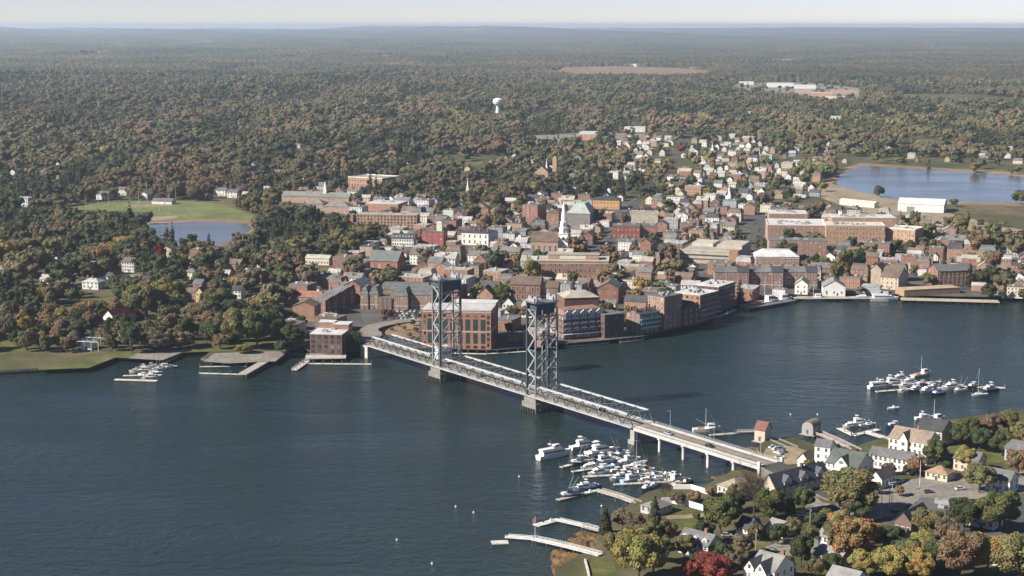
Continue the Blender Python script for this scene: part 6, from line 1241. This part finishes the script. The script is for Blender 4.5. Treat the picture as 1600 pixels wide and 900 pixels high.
# wooded ground: the nearest trees one by one, the rest as woods
LANDPX = SHORE + [(2400, 500), (2400, 30), (-900, 30), (-900, 600)]
sp = 12.2; D0, D1 = 1030, 6400
ys = []; 
yy = D0
C = []
while yy < D1:
    q = sp * (1 + max(0, (yy - 2200)) / 6000); xs = np.arange(-.385 * yy, .385 * yy, q)
    C.append(np.stack([xs + rng.uniform(-.45, .45, len(xs)) * q, yy + rng.uniform(-.45, .45, len(xs)) * q], -1)); yy += q
C = np.concatenate(C); PX, PY = pix(C[:, 0], C[:, 1])
keep = inpoly(PX, PY + 1.5, LANDPX)
pr = np.full(len(C), .93)
def zone(poly, v): 
    global pr
    pr = np.where(inpoly(PX, PY, poly), v, pr)
zone(LEFTB, .52); zone(EAST, .8); zone(TOWN, .17); zone(RES, .36)
zone([(1240, 330), (1270, 285), (1345, 250), (1700, 255), (1700, 400), (1440, 345)], .05); zone([(1290, 262), (1345, 244), (1640, 252), (1640, 262), (1400, 257), (1345, 254), (1305, 268)], .15)
for poly in (POND, POND2, FIELD): zone(poly, 0.0)
zone([(190, 352), (225, 342), (360, 336), (430, 354), (395, 358), (250, 349)], .0); zone([(758, 190), (764, 176), (794, 176), (800, 190)], 0); zone([(600, 512), (560, 480), (600, 500), (690, 480), (690, 545), (590, 540)], .0)
zone([(60, 484), (90, 482), (180, 462), (195, 470), (160, 490), (60, 500)], .02); zone([(60, 590), (60, 549), (180, 549), (430, 536), (480, 560), (200, 580)], .02)
[zone(q, 0.0) for q in FIELDS]; zone([(-200, 600), (-200, 540), (60, 500), (118, 520), (118, 565), (60, 582)], .75); zone([(1130, 140), (1160, 128), (1240, 126), (1345, 138), (1350, 160), (1290, 162), (1240, 152), (1180, 152)], .1); zone([(1395, 148), (1420, 147), (1640, 158), (1640, 168), (1475, 164), (1410, 156)], 0); zone([(800, 222), (830, 212), (930, 206), (1010, 210), (1040, 226), (930, 226), (860, 228)], .08)
clr = np.array([noise.noise((x * .009, y * .0022, 5)) + .4 * noise.noise((x * .025, y * .008, 7)) if y > 1900 else -1 for x, y in C]); pr = np.where(clr > .36, pr * .1, pr)
keep &= rng.random(len(C)) < pr
ii = ((C[:, 0] - OX) / OC).astype(int); jj = ((C[:, 1] - OY) / OC).astype(int); inb = (ii >= 0) & (ii < OCC.shape[0]) & (jj >= 0) & (jj < OCC.shape[1])
keep &= ~(inb & OCC[np.clip(ii, 0, OCC.shape[0] - 1), np.clip(jj, 0, OCC.shape[1] - 1)])
m_ = F / (C[:, 1] * CP + CAMH * SP); top_ = PY - 12.5 * m_
for xl_, xr_, ye_, yb_, d_ in HERO: keep &= ~((C[:, 1] < d_ - 2) & (PX + 4 * m_ > xl_) & (PX - 4 * m_ < xr_) & (top_ < ye_ + .55 * (yb_ - ye_)) & (PY > ye_))
C, PX, PY = C[keep], PX[keep], PY[keep]; o = np.argsort(C[:, 1]); C, PX, PY = C[o], PX[o], PY[o]
names_t = [n for n, _ in TW]; wt_ = np.array([v for _, v in TW]); wt_ /= wt_.sum()
shown = (PX > -25) & (PX < 1625)
own = np.zeros(len(C), bool); idx = np.nonzero(shown)[0]
own[idx[:max(0, 300 - NT[0])]] = True
for i in idx[:max(0, 300 - NT[0])]:
    zc = C[i, 1] * CP - (GZ - CAMH) * SP; h = random.uniform(9, 17); w_ = h * random.uniform(.75, 1.0)
    tree(float(PX[i]), float(PY[i]), w_ * F / zc, h * F / zc, names_t[rng.choice(len(names_t), p=wt_)], 'mid', pos=Vector((C[i, 0], C[i, 1], GZ)), group='park and street trees')
rest = ~own; C, PX, PY = C[rest], PX[rest], PY[rest]
print('own trees', NT[0], 'woods', len(C))
def scatter(name, C, PY, protos, label):
    n = len(C); me = bpy.data.meshes.new(name); me.vertices.add(n)
    co = np.concatenate([C, GZ - .3 + terr(C[:, 0], C[:, 1])[:, None]], 1); me.vertices.foreach_set('co', co.astype(np.float32).ravel())
    cl = np.array([TINT[k][:3] for k in names_t]); 
    patch = np.array([noise.noise((x * .0075, y * .0022, 3)) + .4 * noise.noise((x * .02, y * .007, 8)) for x, y in C]); patch3 = np.array([noise.noise((x * .0062, y * .002, 21)) for x, y in C]); patch2 = np.array([noise.noise((x * .0013, y * .0013, 9)) for x, y in C])
    pick_ = rng.choice(len(names_t), n, p=wt_); evergreen = (patch > .14) & (rng.random(n) < .85); pick_[evergreen] = 0
    rusty = (patch < -.3) & (rng.random(n) < .45); pick_[rusty] = 5
    stand = np.clip(((patch3 + .55) / 1.1 * len(names_t)).astype(int), 0, len(names_t) - 1); order = np.array([0, 1, 8, 2, 2, 8, 5, 2, 1]); alike = rng.random(n) < .55; pick_ = np.where(alike & ~evergreen & ~rusty, order[stand], pick_)
    t = cl[pick_] * rng.uniform(.82, 1.18, (n, 1)) * (1 + .45 * patch2[:, None]); t = t * .76 + np.array((.105, .096, .062)) * .24; t4 = np.concatenate([t, np.ones((n, 1))], 1)
    a = me.attributes.new('tint', 'FLOAT_COLOR', 'POINT'); a.data.foreach_set('color', t4.astype(np.float32).ravel())
    h = np.clip(np.exp(rng.normal(.16, .3, n)) * (1 + .35 * patch3), .55, 2.2); w_ = h * rng.uniform(.85, 1.2, n); s = np.stack([w_, w_, h], -1)
    a = me.attributes.new('size', 'FLOAT_VECTOR', 'POINT'); a.data.foreach_set('vector', s.astype(np.float32).ravel())
    rz = np.zeros((n, 3)); rz[:, 2] = rng.uniform(0, 6.28, n); a = me.attributes.new('turn', 'FLOAT_VECTOR', 'POINT'); a.data.foreach_set('vector', rz.astype(np.float32).ravel())
    k = rng.integers(0, len(protos) - 1, n); k[evergreen & (rng.random(n) < .5)] = len(protos) - 1
    a = me.attributes.new('kind', 'INT', 'POINT'); a.data.foreach_set('value', k.astype(np.int32))
    ob = link(name, me); tag(ob, label, 'woods', kind='stuff')
    col = bpy.data.collections.new(name + '_kinds')
    for i, m in enumerate(protos): col.objects.link(bpy.data.objects.new(f'{name}_{i:02d}', m))
    ng = bpy.data.node_groups.new(name, 'GeometryNodeTree'); ng.interface.new_socket('Geometry', in_out='INPUT', socket_type='NodeSocketGeometry'); ng.interface.new_socket('Geometry', in_out='OUTPUT', socket_type='NodeSocketGeometry')
    gi, go = ng.nodes.new('NodeGroupInput'), ng.nodes.new('NodeGroupOutput'); ip = ng.nodes.new('GeometryNodeInstanceOnPoints'); ci = ng.nodes.new('GeometryNodeCollectionInfo')
    ci.inputs['Collection'].default_value = col; ci.inputs['Separate Children'].default_value = True; ci.inputs['Reset Children'].default_value = True
    def attr(nm, ty): q = ng.nodes.new('GeometryNodeInputNamedAttribute'); q.data_type = ty; q.inputs['Name'].default_value = nm; return q.outputs['Attribute']
    L = ng.links; L.new(gi.outputs[0], ip.inputs['Points']); L.new(ci.outputs[0], ip.inputs['Instance']); ip.inputs['Pick Instance'].default_value = True
    L.new(attr('kind', 'INT'), ip.inputs['Instance Index']); e = ng.nodes.new('FunctionNodeEulerToRotation'); L.new(attr('turn', 'FLOAT_VECTOR'), e.inputs[0]); L.new(e.outputs[0], ip.inputs['Rotation']); L.new(attr('size', 'FLOAT_VECTOR'), ip.inputs['Scale']); L.new(ip.outputs[0], go.inputs[0])
    md = ob.modifiers.new('scatter', 'NODES'); md.node_group = ng
midp = [crown(140 + k, 12, 10.5, 9, 420, .7, 2, .05, corek=.93).mesh('tree', M['forest_leaf']) for k in range(5)] + [crown(150, 15, 6.5, 9, 260, .7, 1, 0, True).mesh('tree', M['forest_leaf'])]
farp = [crown(160 + k, 12, 11, 6, 60, .9, 2, .05, lobe=(.32, .46), corek=.98).mesh('tree', M['forest_leaf']) for k in range(5)] + [crown(170, 15, 7, 6, 60, 1.2, 1, 0, True).mesh('tree', M['forest_leaf'])]
nr = C[:, 1] < 2150
scatter('near_woods', C[nr], PY[nr], midp, 'autumn woods between the houses on the left bank and around the town')
scatter('outer_woods', C[~nr], PY[~nr], farp, 'autumn woods stretching away beyond the town')
# ------------------------------------------------------------------ labels by landmark
LM = [('white steeple', 880, 372), ('power station', 715, 540), ('ball-field pond', 310, 362), ('water tower', 778, 175), ('mill pond', 1400, 285), ('pale-roofed hotel', 1215, 415), ('brick harbour row', 1200, 448), ('parking garage', 1110, 405), ('long federal office', 895, 432), ('ferry hall', 1303, 458), ('park floats', 235, 582), ('mansard row', 620, 480),
      ('big brick school', 580, 300), ('tan apartments', 605, 350), ('customs house', 742, 378), ('red-roofed barn', 180, 500), ('rail depot', 930, 218), ('island marina', 970, 735), ('dark restaurant', 1230, 765), ('ball field', 260, 328), ('far clearing', 1250, 145), ('little chapel', 1139, 318), ('brown church', 846, 280), ('upper marina', 1430, 606), ('cream building', 1415, 700),
      ('parking lot', 645, 492), ('orange apartments', 1340, 372), ('yellow house', 310, 466), ('storage shed', 1440, 330), ('meeting house', 600, 420), ('white mansion', 200, 425), ('orange schoolhouse', 947, 325), ('main street', 1030, 280), ('shaded terrace', 515, 480), ('red store', 990, 365), ('old wharf', 370, 560)]
G = {}
for o, desc, px, py in TOLABEL:
    best = min(LM, key=lambda l: (l[1] - px) ** 2 + ((l[2] - py) * 2.2) ** 2); dx, dy = px - best[1], (py - best[2]) * 2.2
    if abs(dx) > 2 * abs(dy): rel = 'right of' if dx > 0 else 'left of'
    elif abs(dy) > 2 * abs(dx): rel = 'in front of' if dy > 0 else 'behind'
    else: rel = ('front-' if dy > 0 else 'rear-') + ('right of' if dx > 0 else 'left of')
    G.setdefault((desc, rel, best[0]), []).append((dx * dx + dy * dy, o))
ORD = ['', 'second ', 'third ', 'fourth ', 'fifth ', 'sixth ', 'seventh ', 'eighth ', 'ninth ', 'tenth ', 'eleventh ', 'twelfth ']
for (desc, rel, lm), rows in G.items():
    for i, (_, o) in enumerate(sorted(rows, key=lambda r: r[0])):
        n = ORD[i] if i < len(ORD) else f'{i + 1}th '
        o['label'] = f'{desc}, {n}nearest {rel} the {lm}'
for o in list(bpy.data.objects):
    for k in ('_w', '_d'):
        if k in o: del o[k]
